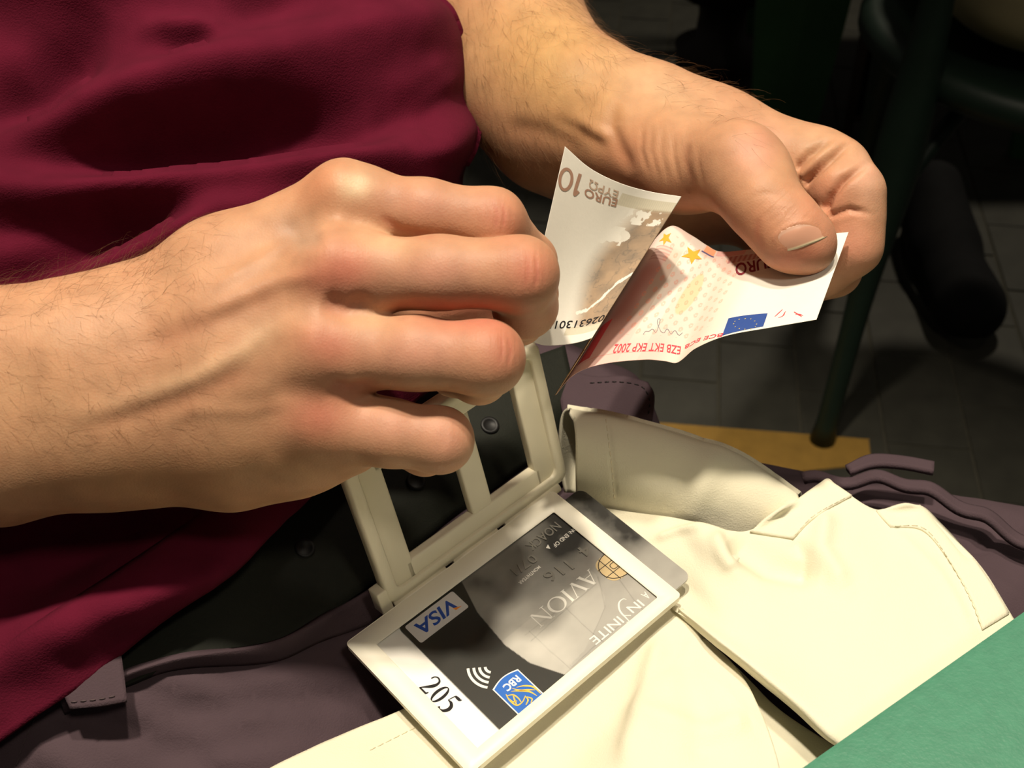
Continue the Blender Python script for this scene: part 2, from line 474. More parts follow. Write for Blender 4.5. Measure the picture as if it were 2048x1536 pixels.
M['rubber'] = mat_simple('grey_rubber', (0.025, 0.025, 0.022), 0.8, 0.2, var=0.2, scale=60)

def arc(cx, cy, r, a0, a1, z, n=20):
    return [(cx + r * math.cos(t), cy + r * math.sin(t), z) for t in np.linspace(a0, a1, n)]
def disc_mesh(cx, cy, z0, z1, r, bev=0.008, n=48, dish=0.0):
    prof = [(0.001, z1 - dish), (r * 0.8, z1 - dish * 0.6), (r - bev, z1), (r - bev * 0.3, z1 - bev * 0.3), (r, z1 - bev), (r, z0 + bev), (r - bev, z0), (0.001, z0)]
    return lathe(cx, cy, prof, n)
def lathe(cx, cy, prof, n=40):
    V = [(cx + r * math.cos(2 * math.pi * k / n), cy + r * math.sin(2 * math.pi * k / n), z) for r, z in prof for k in range(n)]
    Fc = [[i * n + k, i * n + (k + 1) % n, (i + 1) * n + (k + 1) % n, (i + 1) * n + k] for i in range(len(prof) - 1) for k in range(n)]
    return np.array(V), Fc

# round-seat dark green chair with the khaki cushion
foot = cam2w(PH(1640, 884, -0.91))
scx, scy = 0.545, 1.105
t = thing('cafe_chair', 'dark green metal chair with a round seat, its slim foot on the ochre floor strip', 'chair', (scx, scy, 0))
V, Fc = disc_mesh(scx, scy, 0.405, 0.438, 0.205, 0.012, 56, 0.004)
mesh_np('seat', V, Fc, M['green_metal'], t)
base_a = math.atan2(foot[1] - scy, foot[0] - scx)
for k in range(4):
    a = base_a + k * math.pi / 2
    fx, fy = scx + 0.232 * math.cos(a), scy + 0.232 * math.sin(a)
    tx, ty = scx + 0.212 * math.cos(a), scy + 0.212 * math.sin(a)
    hgt = 0.66 if k in (0, 3) else (0.86)
    n = 26; pts = []; rad = []
    for u in np.linspace(0, 1, n):
        z = u * hgt; w_ = min(1, z / 0.42)
        pts.append((fx + (tx - fx) * w_, fy + (ty - fy) * w_, z + 0.0005))
        rad.append(0.0115 + 0.011 * math.exp(-((z - 0.36) / 0.12) ** 2) + (0.003 if z < 0.012 else 0))
    V, Fc = tube_mesh(pts, rad, 16)
    mesh_np('leg', V, Fc, M['green_metal'], t)
    # curved brace from the leg up to the seat
    b_ = [(tx + (scx - tx) * s_ * 0.55, ty + (scy - ty) * s_ * 0.55, 0.30 + 0.10 * math.sin(s_ * math.pi / 2)) for s_ in np.linspace(0, 1, 10)]
    V, Fc = tube_mesh(b_, 0.008, 10); mesh_np('brace', V, Fc, M['green_metal'], t)
V, Fc = tube_mesh(arc(scx, scy, 0.213, base_a - math.pi / 2, base_a + 0.0, 0.66), 0.012, 12); mesh_np('armrest', V, Fc, M['green_metal'], t)
V, Fc = tube_mesh(arc(scx, scy, 0.213, base_a + math.pi / 2, base_a + math.pi, 0.86), 0.014, 12); mesh_np('back_rail', V, Fc, M['green_metal'], t)
for z in (0.62, 0.74):
    V, Fc = tube_mesh(arc(scx, scy, 0.210, base_a + math.pi / 2, base_a + math.pi, z), 0.009, 10); mesh_np('back_slat', V, Fc, M['green_metal'], t)
# cushion: a rounded pillow with a piped seam
def superell(cx, cy, cz, ax, ay, az, e1=0.6, e2=0.8, nu=64, nv=32):
    V = []
    f = lambda c, e: math.copysign(abs(c) ** e, c)
    for i in range(nv + 1):
        p = -math.pi / 2 + math.pi * i / nv
        for k in range(nu):
            a = 2 * math.pi * k / nu
            wob = 1 + 0.025 * math.sin(5 * a + 1) * math.cos(p)
            V.append((cx + ax * f(math.cos(p), e1) * f(math.cos(a), e2) * wob, cy + ay * f(math.cos(p), e1) * f(math.sin(a), e2) * wob, cz + az * f(math.sin(p), e1)))
    Fc = [[i * nu + k, i * nu + (k + 1) % nu, (i + 1) * nu + (k + 1) % nu, (i + 1) * nu + k] for i in range(nv) for k in range(nu)]
    return np.array(V), Fc
cu = thing('cushion', 'khaki padded cushion with a piped seam on the round green seat', 'cushion', (scx, scy, 0.44))
V, Fc = superell(scx, scy + 0.004, 0.512, 0.165, 0.165, 0.071); mesh_np('pad', V, Fc, M['khaki'], cu)
V, Fc = tube_mesh([(scx + 0.158 * math.cos(a), scy + 0.004 + 0.158 * math.sin(a), 0.552) for a in np.linspace(0, 2 * math.pi, 60)], 0.004, 8, False)
mesh_np('piping', V, Fc, M['khaki'], cu)

# broad-legged green plastic chair farther back
gx, gy = cam2w(P(1590, 100, 1.70))[:2]
t = thing('plastic_chair', 'green plastic chair with broad tapering legs, behind the thumb of the left hand', 'chair', (gx + 0.2, gy + 0.2, 0))
def panel(x0, y0, wt, wb, ang, z0=0.0, z1=0.43, th=0.016):
    d = np.array([math.cos(ang), math.sin(ang)]); nn = np.array([-d[1], d[0]])
    V = []
    for z, w_ in ((z0, wb), ((z0 + z1) / 2, (wt + wb) / 2 + 0.006), (z1, wt)):
        for sgn_n in (-1, 1):
            for sgn in (-1, 0, 1):
                bow = 0.012 * (1 - abs(sgn))
                p = np.array([x0, y0]) + d * sgn * w_ / 2 + nn * (sgn_n * th / 2 - bow)
                V.append((*p, z))
    Fc = []
    for l in range(2):
        o = l * 6; q = o + 6
        Fc += [[o + 1, o, q, q + 1], [o + 2, o + 1, q + 1, q + 2], [o + 3, o + 4, q + 4, q + 3], [o + 4, o + 5, q + 5, q + 4], [o, o + 3, q + 3, q], [o + 5, o + 2, q + 2, q + 5]]
    Fc += [[0, 1, 4, 3], [1, 2, 5, 4], [12, 15, 16, 13], [13, 16, 17, 14]]
    return np.array(V), Fc
for dx, dy in ((0, 0), (0.40, 0.02), (0.02, 0.40), (0.42, 0.42)):
    V, Fc = panel(gx + dx, gy + dy, 0.150, 0.085, 0.0 if dy < 0.1 else 0.05)
    mesh_np('leg', V, Fc, M['green_panel'], t, False)
V, Fc = box_mesh(gx + 0.245, gy + 0.21, 0.437, 0.44, 0.47, 0.022, 0.009); mesh_np('seat', V, Fc, M['green_panel'], t, False)
V, Fc = box_mesh(gx + 0.21, gy + 0.445, 0.66, 0.46, 0.022, 0.42, 0.009); mesh_np('backrest', V, Fc, M['green_panel'], t, False)

# turned dark pedestal table
pc = cam2w(PH(1425, 205, -0.91)); pxx, pyy = pc[0], pc[1]
t = thing('pedestal_table', 'dark wooden pedestal table with a turned foot, behind the hairy left wrist', 'table', (pxx, pyy, 0))
prof = [(0.001, 0), (0.085, 0), (0.088, 0.02), (0.070, 0.05), (0.064, 0.075), (0.070, 0.10), (0.040, 0.115), (0.037, 0.15), (0.040, 0.175), (0.049, 0.182), (0.072, 0.186), (0.080, 0.215), (0.084, 0.25), (0.06, 0.30), (0.045, 0.40), (0.05, 0.60), (0.07, 0.70), (0.001, 0.70)]
V, Fc = lathe(pxx, pyy, prof, 48); mesh_np('pedestal', V, Fc, M['dark_wood'], t)
V, Fc = disc_mesh(pxx, pyy, 0.70, 0.73, 0.17, 0.008); mesh_np('tabletop', V, Fc, M['dark_wood'], t)

# dark framed board leaning
t = None
cs = [W(1738, 25, 1.62), W(1803, 25, 1.62), W(1790, 232, 1.86), W(1700, 232, 1.86)]
zmin = cs[2][2]
t = thing('framed_board', 'dark board in a thin brown wooden frame leaning behind the round-seat chair', 'board', tuple(cs[3]))
cs[0] = cs[0] * 1.0
A, B_, C_, D_ = [Vector(c) for c in cs]
drop = -C_.z
nrm = (B_ - A).cross(D_ - A).normalized()
def bar(a, b, w_=0.012, th=0.014):
    d = (b - a).normalized(); s_ = d.cross(nrm)
    V = [tuple(p + s_ * i * w_ / 2 + nrm * j * th / 2) for p in (a, b) for i in (-1, 1) for j in (-1, 1)]
    return np.array(V), [[0, 1, 3, 2], [4, 6, 7, 5], [0, 4, 5, 1], [2, 3, 7, 6], [0, 2, 6, 4], [1, 5, 7, 3]]
low = [Vector(p) for p in (D_, C_)]
foot_l = D_ + (D_ - A) * (D_.z / max(1e-3, (A - D_).z)); foot_r = C_ + (C_ - B_) * (C_.z / max(1e-3, (B_ - C_).z))
for a, b in ((A, foot_l), (B_, foot_r), (D_, C_), (A, B_)):
    V, Fc = bar(a, b); mesh_np('frame_bar', V, Fc, M['brown_wood'], t, False)
V = np.array([tuple(p + nrm * j * 0.003) for j in (-1, 1) for p in (A, B_, C_, D_)])
mesh_np('board', V, [[0, 1, 2, 3], [7, 6, 5, 4], [0, 4, 5, 1], [1, 5, 6, 2], [2, 6, 7, 3], [3, 7, 4, 0]], M['black'], t, False)

# dark shoe on the floor
sp = cam2w(PH(1915, 640, -0.91))
t = thing('shoe', 'black shoe on the dark floor tiles, right of the tapering green chair leg', 'shoe', tuple(sp))
fl = Field((-0.07, -0.08, -0.01), (0.07, 0.24, 0.13), 0.003)
v_ = fl.new()
fl.cone(v_, (0, -0.02, 0.036), (0, 0.17, 0.038), 0.044, 0.036, 0.01)
fl.cone(v_, (0, 0.10, 0.05), (0, 0.18, 0.085), 0.040, 0.036, 0.03)
zz = fl.ax[2][None, None, :]
v_ = np.maximum(v_, 0.014 - zz)
pos, Fq = surface_nets(v_, fl); pos = relax(pos, Fq, 2)
mesh_np('upper', pos + sp, Fq, M['black'], t)
n = 40; out = []
for a in np.linspace(0, 2 * math.pi, n, endpoint=False):
    out.append((0.048 * math.cos(a), 0.075 + 0.135 * math.sin(a)))
V = np.array([(sp[0] + x, sp[1] + y, z) for z in (0.0005, 0.016) for x, y in out])
mesh_np('sole', V, [list(range(n))[::-1], list(range(n, 2 * n))] + [[k, (k + 1) % n, n + (k + 1) % n, n + k] for k in range(n)], M['rubber'], t, False)

# green armchair close to the camera: only its armrest reaches into view
HA = -0.284
e1, e2 = cam2w(PH(1585, 1540, HA)), cam2w(PH(2048, 1215, HA))
dr = (e2 - e1) / np.linalg.norm(e2 - e1); pr = np.array([dr[1], -dr[0], 0])
t = thing('armchair', 'bright green painted armchair, its arm crossing the lower right corner', 'chair', tuple(e2 * [1, 1, 0]))
def oriented_box(o, d, p, l0, l1, w0, w1, z0, z1, bev):
    V, Fc = box_mesh((l0 + l1) / 2, (w0 + w1) / 2, (z0 + z1) / 2, l1 - l0, w1 - w0, z1 - z0, bev)
    return np.stack([o[0] + V[:, 0] * d[0] + V[:, 1] * p[0], o[1] + V[:, 0] * d[1] + V[:, 1] * p[1], V[:, 2]], 1), Fc
ZA = CAMZ + HA
V, Fc = oriented_box(e1, dr, pr, -0.12, 0.66, 0.0, 0.075, ZA - 0.026, ZA, 0.0035); mesh_np('armrest', V, Fc, M['green_paint'], t)
edges_sharp(t.children[0], 40)
for l_ in (0.50, 0.61):
    V, Fc = oriented_box(e1, dr, pr, l_, l_ + 0.03, 0.02, 0.055, 0.0, ZA - 0.026, 0.003); mesh_np('leg', V, Fc, M['green_paint'], t, False)
V, Fc = oriented_box(e1, dr, pr, 0.44, 0.66, 0.06, 0.52, 0.40, 0.425, 0.006); mesh_np('seat', V, Fc, M['green_paint'], t, False)
for l_ in (0.45, 0.62):
    V, Fc = oriented_box(e1, dr, pr, l_, l_ + 0.03, 0.47, 0.50, 0.0, 0.40, 0.003); mesh_np('leg', V, Fc, M['green_paint'], t, False)

# ================================================================== PERSON
NRM = np.array([0.7071, -0.7071, 0]); LAT = np.array([0.7071, 0.7071, 0])
def NL(n, l, h): return NRM * n + LAT * l + np.array([0, 0, CAMZ + h])
person = thing('person', 'seated person in maroon T-shirt and grey-purple trousers folding a banknote with both hands', 'person', tuple(NL(-0.42, 0.17, -CAMZ)))

def chain(fld, V, pts, rad, k0, k):
    for i in range(len(pts) - 1):
        fld.cone(V, pts[i], pts[i + 1], rad[i] * 1e-3, rad[i + 1] * 1e-3, k0 if i == 0 else k)
def PP(l): return [P(x, y, z * 1e-3) for x, y, z in l]

# ---- right arm and hand (nearest the camera)
fr = Field((-0.212, -0.050, 0.296), (0.030, 0.088, 0.432), 0.0008)
palm = fr.new()
chain(fr, palm, PP([(-420, 748, 352), (0, 748, 352), (160, 728, 352), (250, 700, 354)]), [23, 22, 21, 19], 0.012, 0.012)
chain(fr, palm, PP([(-420, 885, 356), (0, 880, 356), (160, 848, 355), (250, 840, 357)]), [23, 22, 20.5, 19], 0.020, 0.012)
chain(fr, palm, PP([(220, 690, 357), (450, 552, 354), (690, 408, 350)]), [17.5, 15, 10.3], 0.012, 0.010)
chain(fr, palm, PP([(230, 760, 350), (450, 660, 346), (690, 552, 341)]), [17, 14.5, 11.2], 0.012, 0.010)
chain(fr, palm, PP([(240, 830, 351), (450, 770, 346), (660, 708, 340)]), [17, 14, 10.8], 0.012, 0.010)
chain(fr, palm, PP([(230, 870, 358), (450, 862, 352), (650, 848, 347)]), [17, 14.5, 10.2], 0.012, 0.010)
chain(fr, palm, PP([(250, 880, 366), (470, 892, 364), (600, 882, 360), (700, 872, 356)]), [15, 16, 13.5, 10], 0.014, 0.010)
chain(fr, palm, PP([(260, 800, 372), (480, 760, 370), (620, 700, 365)]), [16, 16, 13], 0.014, 0.010)
chain(fr, palm, PP([(300, 720, 372), (480, 640, 380), (600, 610, 384)]), [16, 15, 12], 0.014, 0.010)
# knuckle heads and tendons
for (x, y, z, r) in ((690, 385, 343, 7.0), (672, 528, 334, 7.4), (640, 690, 334, 7.0), (632, 832, 341, 6.4)):
    fr.cone(palm, P(x, y, z * 1e-3), P(x + 30, y + 2, z * 1e-3), r * 1e-3, r * 1e-3 * 0.8, 0.009)
fing = []
for pts, rad in (
    ([(690, 408, 350), (850, 420, 345), (985, 442, 346), (1058, 522, 364), (1076, 588, 375)], [10.3, 8.5, 9.0, 7.8, 6.6]),
    ([(690, 552, 341), (880, 545, 334), (1040, 549, 334), (1050, 612, 353), (1040, 645, 371)], [11.2, 9.8, 10.2, 9.0, 7.4]),
    ([(660, 708, 340), (830, 706, 335), (972, 716, 334), (958, 750, 358), (905, 750, 371)], [10.8, 9.9, 10.2, 8.2, 7.0]),
    ([(650, 848, 347), (780, 866, 343), (880, 880, 343), (850, 900, 363), (800, 896, 372)], [10.4, 9.3, 9.0, 7.2, 6.2]),
    ([(330, 730, 378), (600, 660, 396), (830, 612, 400), (960, 590, 400), (1030, 572, 398)], [15, 11.5, 9.6, 8.6, 7.6])):
    g = palm.copy()
    chain(fr, g, PP(pts), rad, 0.008, 0.004)
    fing.append(g)
V = fing[0]
for g in fing[1:]: V = smin(V, g, 0.0016)
pr_, fq_r = surface_nets(V, fr)
pr_ = relax(pr_, fq_r, 3)
del V, fing, palm

# ---- left arm and hand
fl = Field((-0.055, -0.002, 0.362), (0.150, 0.215, 0.60), 0.00085)
palm = fl.new()
chain(fl, palm, PP([(900, -260, 590), (1008, 20, 530), (1130, 205, 486), (1215, 240, 474)]), [33, 28.5, 25, 21.5], 0.012, 0.014)
chain(fl, palm, PP([(940, -40, 560), (1050, 190, 505), (1110, 262, 490), (1210, 285, 480)]), [28, 22, 20, 19], 0.022, 0.014)
chain(fl, palm, PP([(1190, 228, 476), (1310, 252, 466), (1420, 282, 455), (1630, 338, 438)]), [21, 19, 17, 13], 0.016, 0.012)
chain(fl, palm, PP([(1200, 262, 486), (1400, 320, 474), (1600, 372, 462)]), [20, 17, 12], 0.012, 0.012)
chain(fl, palm, PP([(1190, 290, 496), (1370, 360, 486), (1550, 402, 480)]), [19, 16, 11.5], 0.012, 0.012)
chain(fl, palm, PP([(1180, 310, 502), (1340, 400, 498), (1490, 425, 497)]), [18, 16, 11], 0.012, 0.012)
thumb = palm.copy()
chain(fl, thumb, PP([(1255, 285, 456), (1370, 328, 438), (1486, 348, 417), (1528, 412, 404), (1582, 466, 400), (1612, 484, 400)]), [17.5, 16.5, 12.9, 10.7, 10.7, 8.9], 0.016, 0.008)
fl.cone(thumb, P(1470, 312, .414), P(1506, 350, .411), 0.0085, 0.0080, 0.016)
fl.cone(thumb, P(1590, 490, .402), P(1618, 500, .402), 0.0080, 0.0070, 0.006)
fing = [thumb]
for pts, rad in (
    ([(1630, 338, 438), (1668, 352, 432), (1699, 388, 424), (1704, 440, 424.5), (1703, 492, 425), (1650, 548, 432)], [13.4, 12.8, 11.7, 10.7, 10.2, 8.6]),
    ([(1600, 372, 462), (1690, 450, 446), (1668, 540, 446), (1590, 575, 442)], [12, 10.2, 9.4, 8.2]),
    ([(1550, 402, 480), (1640, 490, 470), (1596, 560, 462), (1510, 570, 452)], [11.5, 9.8, 9, 8]),
    ([(1490, 425, 497), (1570, 510, 488), (1520, 570, 478), (1450, 575, 468)], [11, 8.8, 8, 7])):
    g = palm.copy(); chain(fl, g, PP(pts), rad, 0.009, 0.004); fing.append(g)
V = fing[1]
for g in fing[2:]: V = smin(V, g, 0.0016)
V = smin(V, fing[0], 0.004)
pl_, fq_l = surface_nets(V, fl)
pl_ = relax(pl_, fq_l, 3)
del V, fing, palm, thumb

# ---- surface detail: creases, tendons, veins, flush, painted light and shade (measured lines on the skin)
def detail(pos, Fq, lines, flush_light, wr, base):
    N = vnormals(pos, Fq)
    if ((N * pos).sum(1)[::50] < 0).mean() < 0.2: N = -N
    px, py = proj(pos)
    face = ss(0.0, 0.35, -(N * pos).sum(1) / np.linalg.norm(pos, axis=1))
    col = np.tile(np.array(base), (len(pos), 1))
    disp = np.zeros(len(pos))
    for pts, w, amp, tint, zr in lines:
        pts = np.array(pts, float)
        zr = zr if isinstance(zr, tuple) else (0.0, zr)
        m = (pos[:, 2] > zr[0]) & (px > pts[:, 0].min() - 5 * w) & (px < pts[:, 0].max() + 5 * w) & (py > pts[:, 1].min() - 5 * w) & (py < pts[:, 1].max() + 5 * w) & (pos[:, 2] < zr[1])
        if zr[0] < 0: m &= px > np.interp(py, [290, 340, 390, 420, 455, 480], [1577, 1595, 1620, 1648, 1681, 1692])
        i = np.where(m)[0]
        if len(i) == 0: continue
        d, t = polydist(px[i], py[i], pts)
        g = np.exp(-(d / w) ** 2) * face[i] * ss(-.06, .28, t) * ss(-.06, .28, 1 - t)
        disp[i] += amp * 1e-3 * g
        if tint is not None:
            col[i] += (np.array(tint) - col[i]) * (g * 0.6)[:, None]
    for x, y, rx, ry, ang, tint, s in flush_light:
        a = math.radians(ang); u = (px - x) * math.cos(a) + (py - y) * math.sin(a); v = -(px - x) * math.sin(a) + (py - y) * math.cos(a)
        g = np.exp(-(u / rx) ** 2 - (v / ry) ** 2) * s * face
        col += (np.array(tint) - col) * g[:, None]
    wc = np.zeros(len(pos)); wm = np.zeros(len(pos))
    for x, y, rx, ry, ang, s in wr:
        a = math.radians(ang); u = (px - x) * math.cos(a) + (py - y) * math.sin(a); v = -(px - x) * math.sin(a) + (py - y) * math.cos(a)
        g = np.exp(-(u / rx) ** 2 - (v / ry) ** 2) * s * face
        m = g > wm
        wc = np.where(m, u * 0.165e-3, wc); wm = np.maximum(wm, g)
    mot = fbm(px / 38, py / 38, 4, 3) - 0.5
    col = col * (1 + 0.16 * mot[:, None] * np.array([0.5, 1.0, 1.1]))
    return pos + N * disp[:, None], np.clip(col, 0.01, 1), wc, wm, N
SK = (0.475, 0.252, 0.142); RED = (0.46, 0.150, 0.098); PINK = (0.51, 0.245, 0.17); PALE = (0.55, 0.36, 0.215); VEIN = (0.38, 0.235, 0.155); FOLD_SHADE = (0.36, 0.16, 0.09)  # the last tint darkens furrows: crease shade put into the skin colour
linesR = [
    ([(608, 628), (540, 660), (476, 709), (400, 752), (322, 784), (230, 815), (130, 838)], 22, 0.85, PALE, .36),
    ([(560, 745), (472, 748), (400, 780), (322, 806), (220, 842), (120, 866)], 24, -0.5, FOLD_SHADE, .36),
    ([(590, 560), (520, 598), (440, 632), (330, 676), (230, 706)], 24, -0.6, FOLD_SHADE, .36),
    ([(640, 545), (560, 560), (470, 600), (380, 640)], 18, 0.9, None, .36),
    ([(600, 800), (500, 822), (380, 820), (340, 850)], 16, 0.35, None, .36),
    ([(600, 470), (520, 520), (420, 580)], 14, 0.6, None, .37),
    ([(560, 430), (600, 480), (650, 470)], 20, -0.8, VEIN, .36),
    ([(640, 600), (690, 620), (750, 600)], 20, -1.6, RED, .36),
    ([(650, 765), (700, 780), (760, 765)], 16, -1.2, RED, .36),
    ([(760, 430), (800, 462), (880, 474)], 9, -0.5, RED, .36),
    ([(770, 620), (830, 606), (930, 618)], 12, -0.5, RED, .36),
    ([(1052, 500), (1056, 545), (1050, 575)], 3.2, -0.30, RED, .345),
    ([(1070, 505), (1076, 548), (1068, 580)], 3.2, -0.30, RED, .345),
    ([(1036, 508), (1038, 545), (1034, 580)], 3.0, -0.22, None, .345),
    ([(985, 400), (996, 430), (990, 462)], 3.2, -0.28, RED, .36),
    ([(1002, 405), (1010, 432), (1006, 462)], 3.2, -0.28, RED, .36),
    ([(968, 400), (976, 430), (972, 460)], 3.0, -0.2, None, .36),
    ([(1000, 668), (1006, 700), (998, 730)], 3.2, -0.26, RED, .345),
    ([(1016, 672), (1023, 702), (1014, 735)], 3.2, -0.26, RED, .345),
    ([(884, 850), (892, 878), (884, 905)], 3.0, -0.2, None, .35),
]
flushLightR = [
    (690, 540, 70, 60, 0, RED, .85), (650, 560, 60, 30, 0, RED, .5), (660, 690, 65, 50, 10, RED, .75), (640, 835, 70, 60, 0, RED, .8),
    (640, 370, 60, 45, -30, (0.56, .23, .12), .6), (712, 372, 30, 24, 0, (0.74, .56, .36), .95),  # pale spot: a highlight painted on the index knuckle
    (1060, 545, 60, 55, 0, RED, .75), (1000, 432, 55, 45, 20, RED, .6), (1010, 705, 55, 60, 0, RED, .65), (895, 880, 50, 60, 0, PINK, .8),
    (870, 545, 110, 45, 0, PINK, .8), (840, 705, 120, 50, 0, PINK, .8), (780, 860, 90, 50, 0, PINK, .7), (850, 410, 110, 45, 5, PINK, .7),
    (600, 465, 40, 40, 0, VEIN, .6), (720, 600, 90, 26, -5, VEIN, .5), (740, 640, 60, 24, 0, PALE, .6), (770, 480, 60, 30, 10, PALE, .6),
    (960, 630, 120, 40, 0, (0.5, .15, .10), .8), (60, 820, 200, 150, 0, (0.50, .285, .155), .6), (560, 950, 260, 60, -5, (0.44, .23, .11), .7), (250, 960, 200, 50, 0, (0.42, .21, .10), .6),  # last two: shade painted along the hand's lower side
]
wrR = [(672, 530, 60, 45, 0, .5), (690, 375, 60, 40, -10, .35), (650, 690, 55, 40, 5, .45), (635, 832, 55, 40, 0, .4), (1055, 545, 48, 60, 0, .8), (990, 432, 45, 45, 10, .7), (1008, 702, 40, 55, 0, .75), (888, 878, 36, 48, 0, .5), (120, 760, 200, 150, 0, .25)]
pr_, colR, wcR, wmR, NR = detail(pr_, fq_r, linesR, flushLightR, wrR, SK)

linesL = [
    # folds between thumb and index
    ([(1552, 384), (1590, 340), (1618, 308), (1664, 276)], 7.5, -2.4, FOLD_SHADE, (-1, .47)),
    ([(1560, 416), (1604, 370), (1636, 338), (1662, 314), (1704, 284)], 8, -3.4, FOLD_SHADE, (-1, .47)),
    ([(1620, 504), (1640, 434), (1660, 394), (1688, 358), (1742, 322)], 8, -3.2, FOLD_SHADE, (-1, .46)),
    ([(1628, 474), (1664, 430), (1698, 418), (1746, 428)], 6.5, -1.5, FOLD_SHADE, (-1, .45)),
    ([(1578, 386), (1616, 344), (1660, 300)], 11, 1.2, None, (-1, .45)), ([(1612, 420), (1640, 372), (1680, 330)], 12, 0.9, None, (-1, .45)),
    # wrinkles at the base of the thumb
    ([(1286, 246), (1282, 300), (1298, 352)], 6, -0.38, None, .47), ([(1304, 240), (1300, 300), (1320, 366)], 6, -0.30, None, .47),
    ([(1326, 250), (1320, 300), (1338, 370)], 6, -0.28, None, .47), ([(1350, 262), (1345, 310), (1361, 372)], 6, -0.25, None, .47),
    ([(1378, 280), (1372, 318), (1387, 380)], 7, -0.36, FOLD_SHADE, .46), ([(1400, 284), (1396, 324), (1411, 388)], 6, -0.26, None, .46),
    # wrist
    ([(1236, 205), (1222, 250), (1242, 300), (1264, 350)], 14, -1.3, FOLD_SHADE, .50), ([(1150, 236), (1190, 262), (1226, 278)], 14, 0.9, None, .50), ([(1100, 235), (1160, 262), (1220, 300)], 14, -0.7, FOLD_SHADE, .50),
    ([(1000, 250), (1080, 262), (1180, 300)], 20, -0.9, FOLD_SHADE, .53),
    # thumb joint
    ([(1500, 400), (1526, 386), (1556, 388), (1580, 398)], 6, -0.22, None, .42),
    ([(1524, 438), (1550, 420), (1592, 418)], 4, -0.15, None, .42), ([(1530, 448), (1560, 430), (1602, 428)], 4, -0.15, None, .42), ([(1518, 434), (1512, 470), (1530, 505)], 7, -0.3, RED, .42),
    # nail bed rim
    ([(1550, 490), (1549, 474), (1561, 459), (1583, 449), (1606, 443), (1632, 445)], 4.0, 0.42, PINK, .41),
]
flushShadeL = [
    (1510, 300, 40, 45, 40, (0.58, .27, .19), .75), (1560, 450, 60, 60, 45, (0.54, .25, .145), .6), (1600, 510, 70, 30, -15, (0.56, .19, .115), .9),
    (1640, 300, 60, 30, 30, PALE, .4), (1700, 500, 60, 80, 0, (0.58, .255, .165), .8), (1650, 400, 50, 70, 30, (0.55, .24, .145), .8), (1740, 350, 30, 60, 0, (0.60, .34, .24), .7),
    (1250, 300, 60, 60, 0, (0.48, .19, .115), .6), (1100, 120, 190, 150, 45, (0.47, .27, .105), .9), (1440, 470, 90, 60, 0, (0.36, .14, .08), .8), (1320, 170, 100, 40, 20, PALE, .5), (1050, 290, 90, 50, 20, (0.36, .18, .10), .7),  # darkest red-brown spot: shade of the palm hollow painted into the skin
]
wrL = [(1550, 400, 40, 45, 45, .6), (1340, 310, 80, 80, -10, .45), (1700, 420, 40, 45, 70, .35), (1595, 440, 40, 45, 45, .4)]
pl_, colL, wcL, wmL, NLn = detail(pl_, fq_l, linesL, flushShadeL, wrL, SK)
print('hands', len(pr_), len(pl_), [round(x) for x in (time.perf_counter(),)])

# ---- torso, upper arms (mostly under the shirt), same body mesh
fb = Field((-0.78, 0.05, 0.36), (0.22, 1.02, 1.20), 0.008)
v_ = fb.new()
def wc_(a, b, ra, rb, k): fb.cone(v_, a, b, ra, rb, k)
for l in (0.10, 0.24):
    wc_(NL(-0.45, l, -0.33), NL(-0.72, l, 0.03), 0.090, 0.100, 0.05)
sR, sL = NL(-0.72, 0.0, 0.10), NL(-0.72, 0.34, 0.10)
wc_(sR, sL, 0.055, 0.055, 0.06)
eR = np.array([-0.44, 0.31, CAMZ - 0.13]); eL = np.array([-0.035, 0.72, CAMZ - 0.16])
wc_(sR, eR, 0.052, 0.040, 0.04); wc_(sL, eL, 0.052, 0.040, 0.04)
wc_(eR, W(-300, 815, .354), 0.040, 0.029, 0.03)
wc_(eL, W(900, -220, .585), 0.040, 0.029, 0.03)
wc_(NL(-0.74, 0.17, 0.14), NL(-0.75, 0.17, 0.22), 0.055, 0.055, 0.04)
pb, fqb = surface_nets(v_, fb); pb = relax(pb, fqb, 2)
colB = np.tile(np.array(SK) * 0.9, (len(pb), 1))
Vb = np.concatenate([cam2w(pr_), cam2w(pl_), pb])
Fb = np.concatenate([fq_r, fq_l + len(pr_), fqb + len(pr_) + len(pl_)])
z_ = np.zeros(len(pb))
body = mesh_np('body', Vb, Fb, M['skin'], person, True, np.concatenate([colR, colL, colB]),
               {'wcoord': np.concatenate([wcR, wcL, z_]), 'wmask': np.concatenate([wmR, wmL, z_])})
bvhL = BVHTree.FromPolygons(pl_.tolist(), fq_l.tolist())
bvhR = BVHTree.FromPolygons(pr_.tolist(), fq_r.tolist())
def hit(bvh, px, py):
    d = Vector(P(px, py, 1.0)); h = bvh.ray_cast(Vector((0, 0, 0)), d.normalized())
    return np.array(h[0]) if h[0] is not None else None

# thumb nail: a curved plate lying on the tip of the left thumb
top = catmull([(1552, 482, 0), (1556, 466, 0), (1580, 453, 0), (1606, 446, 0), (1634, 450, 0)], 22)
bot = catmull([(1568, 503, 0), (1590, 499, 0), (1622, 488, 0), (1644, 479, 0), (1662, 469, 0)], 22)
G = np.zeros((15, 22, 3)); ok = True
for i in range(15):
    for j in range(22):
        q = top[j] * (1 - i / 14) + bot[j] * (i / 14)
        h = hit(bvhL, q[0], q[1])
        if h is None: h = P(q[0], q[1], 0.395)
        G[i, j] = h
for _ in range(6):
    G[1:-1, 1:-1] = 0.5 * G[1:-1, 1:-1] + 0.125 * (G[:-2, 1:-1] + G[2:, 1:-1] + G[1:-1, :-2] + G[1:-1, 2:])
r_ = np.linalg.norm(G, axis=2)[..., None]
lift = np.interp(np.arange(15) / 14, [0, .25, 1], [-0.00005, 0.00028, 0.00022])[:, None, None]
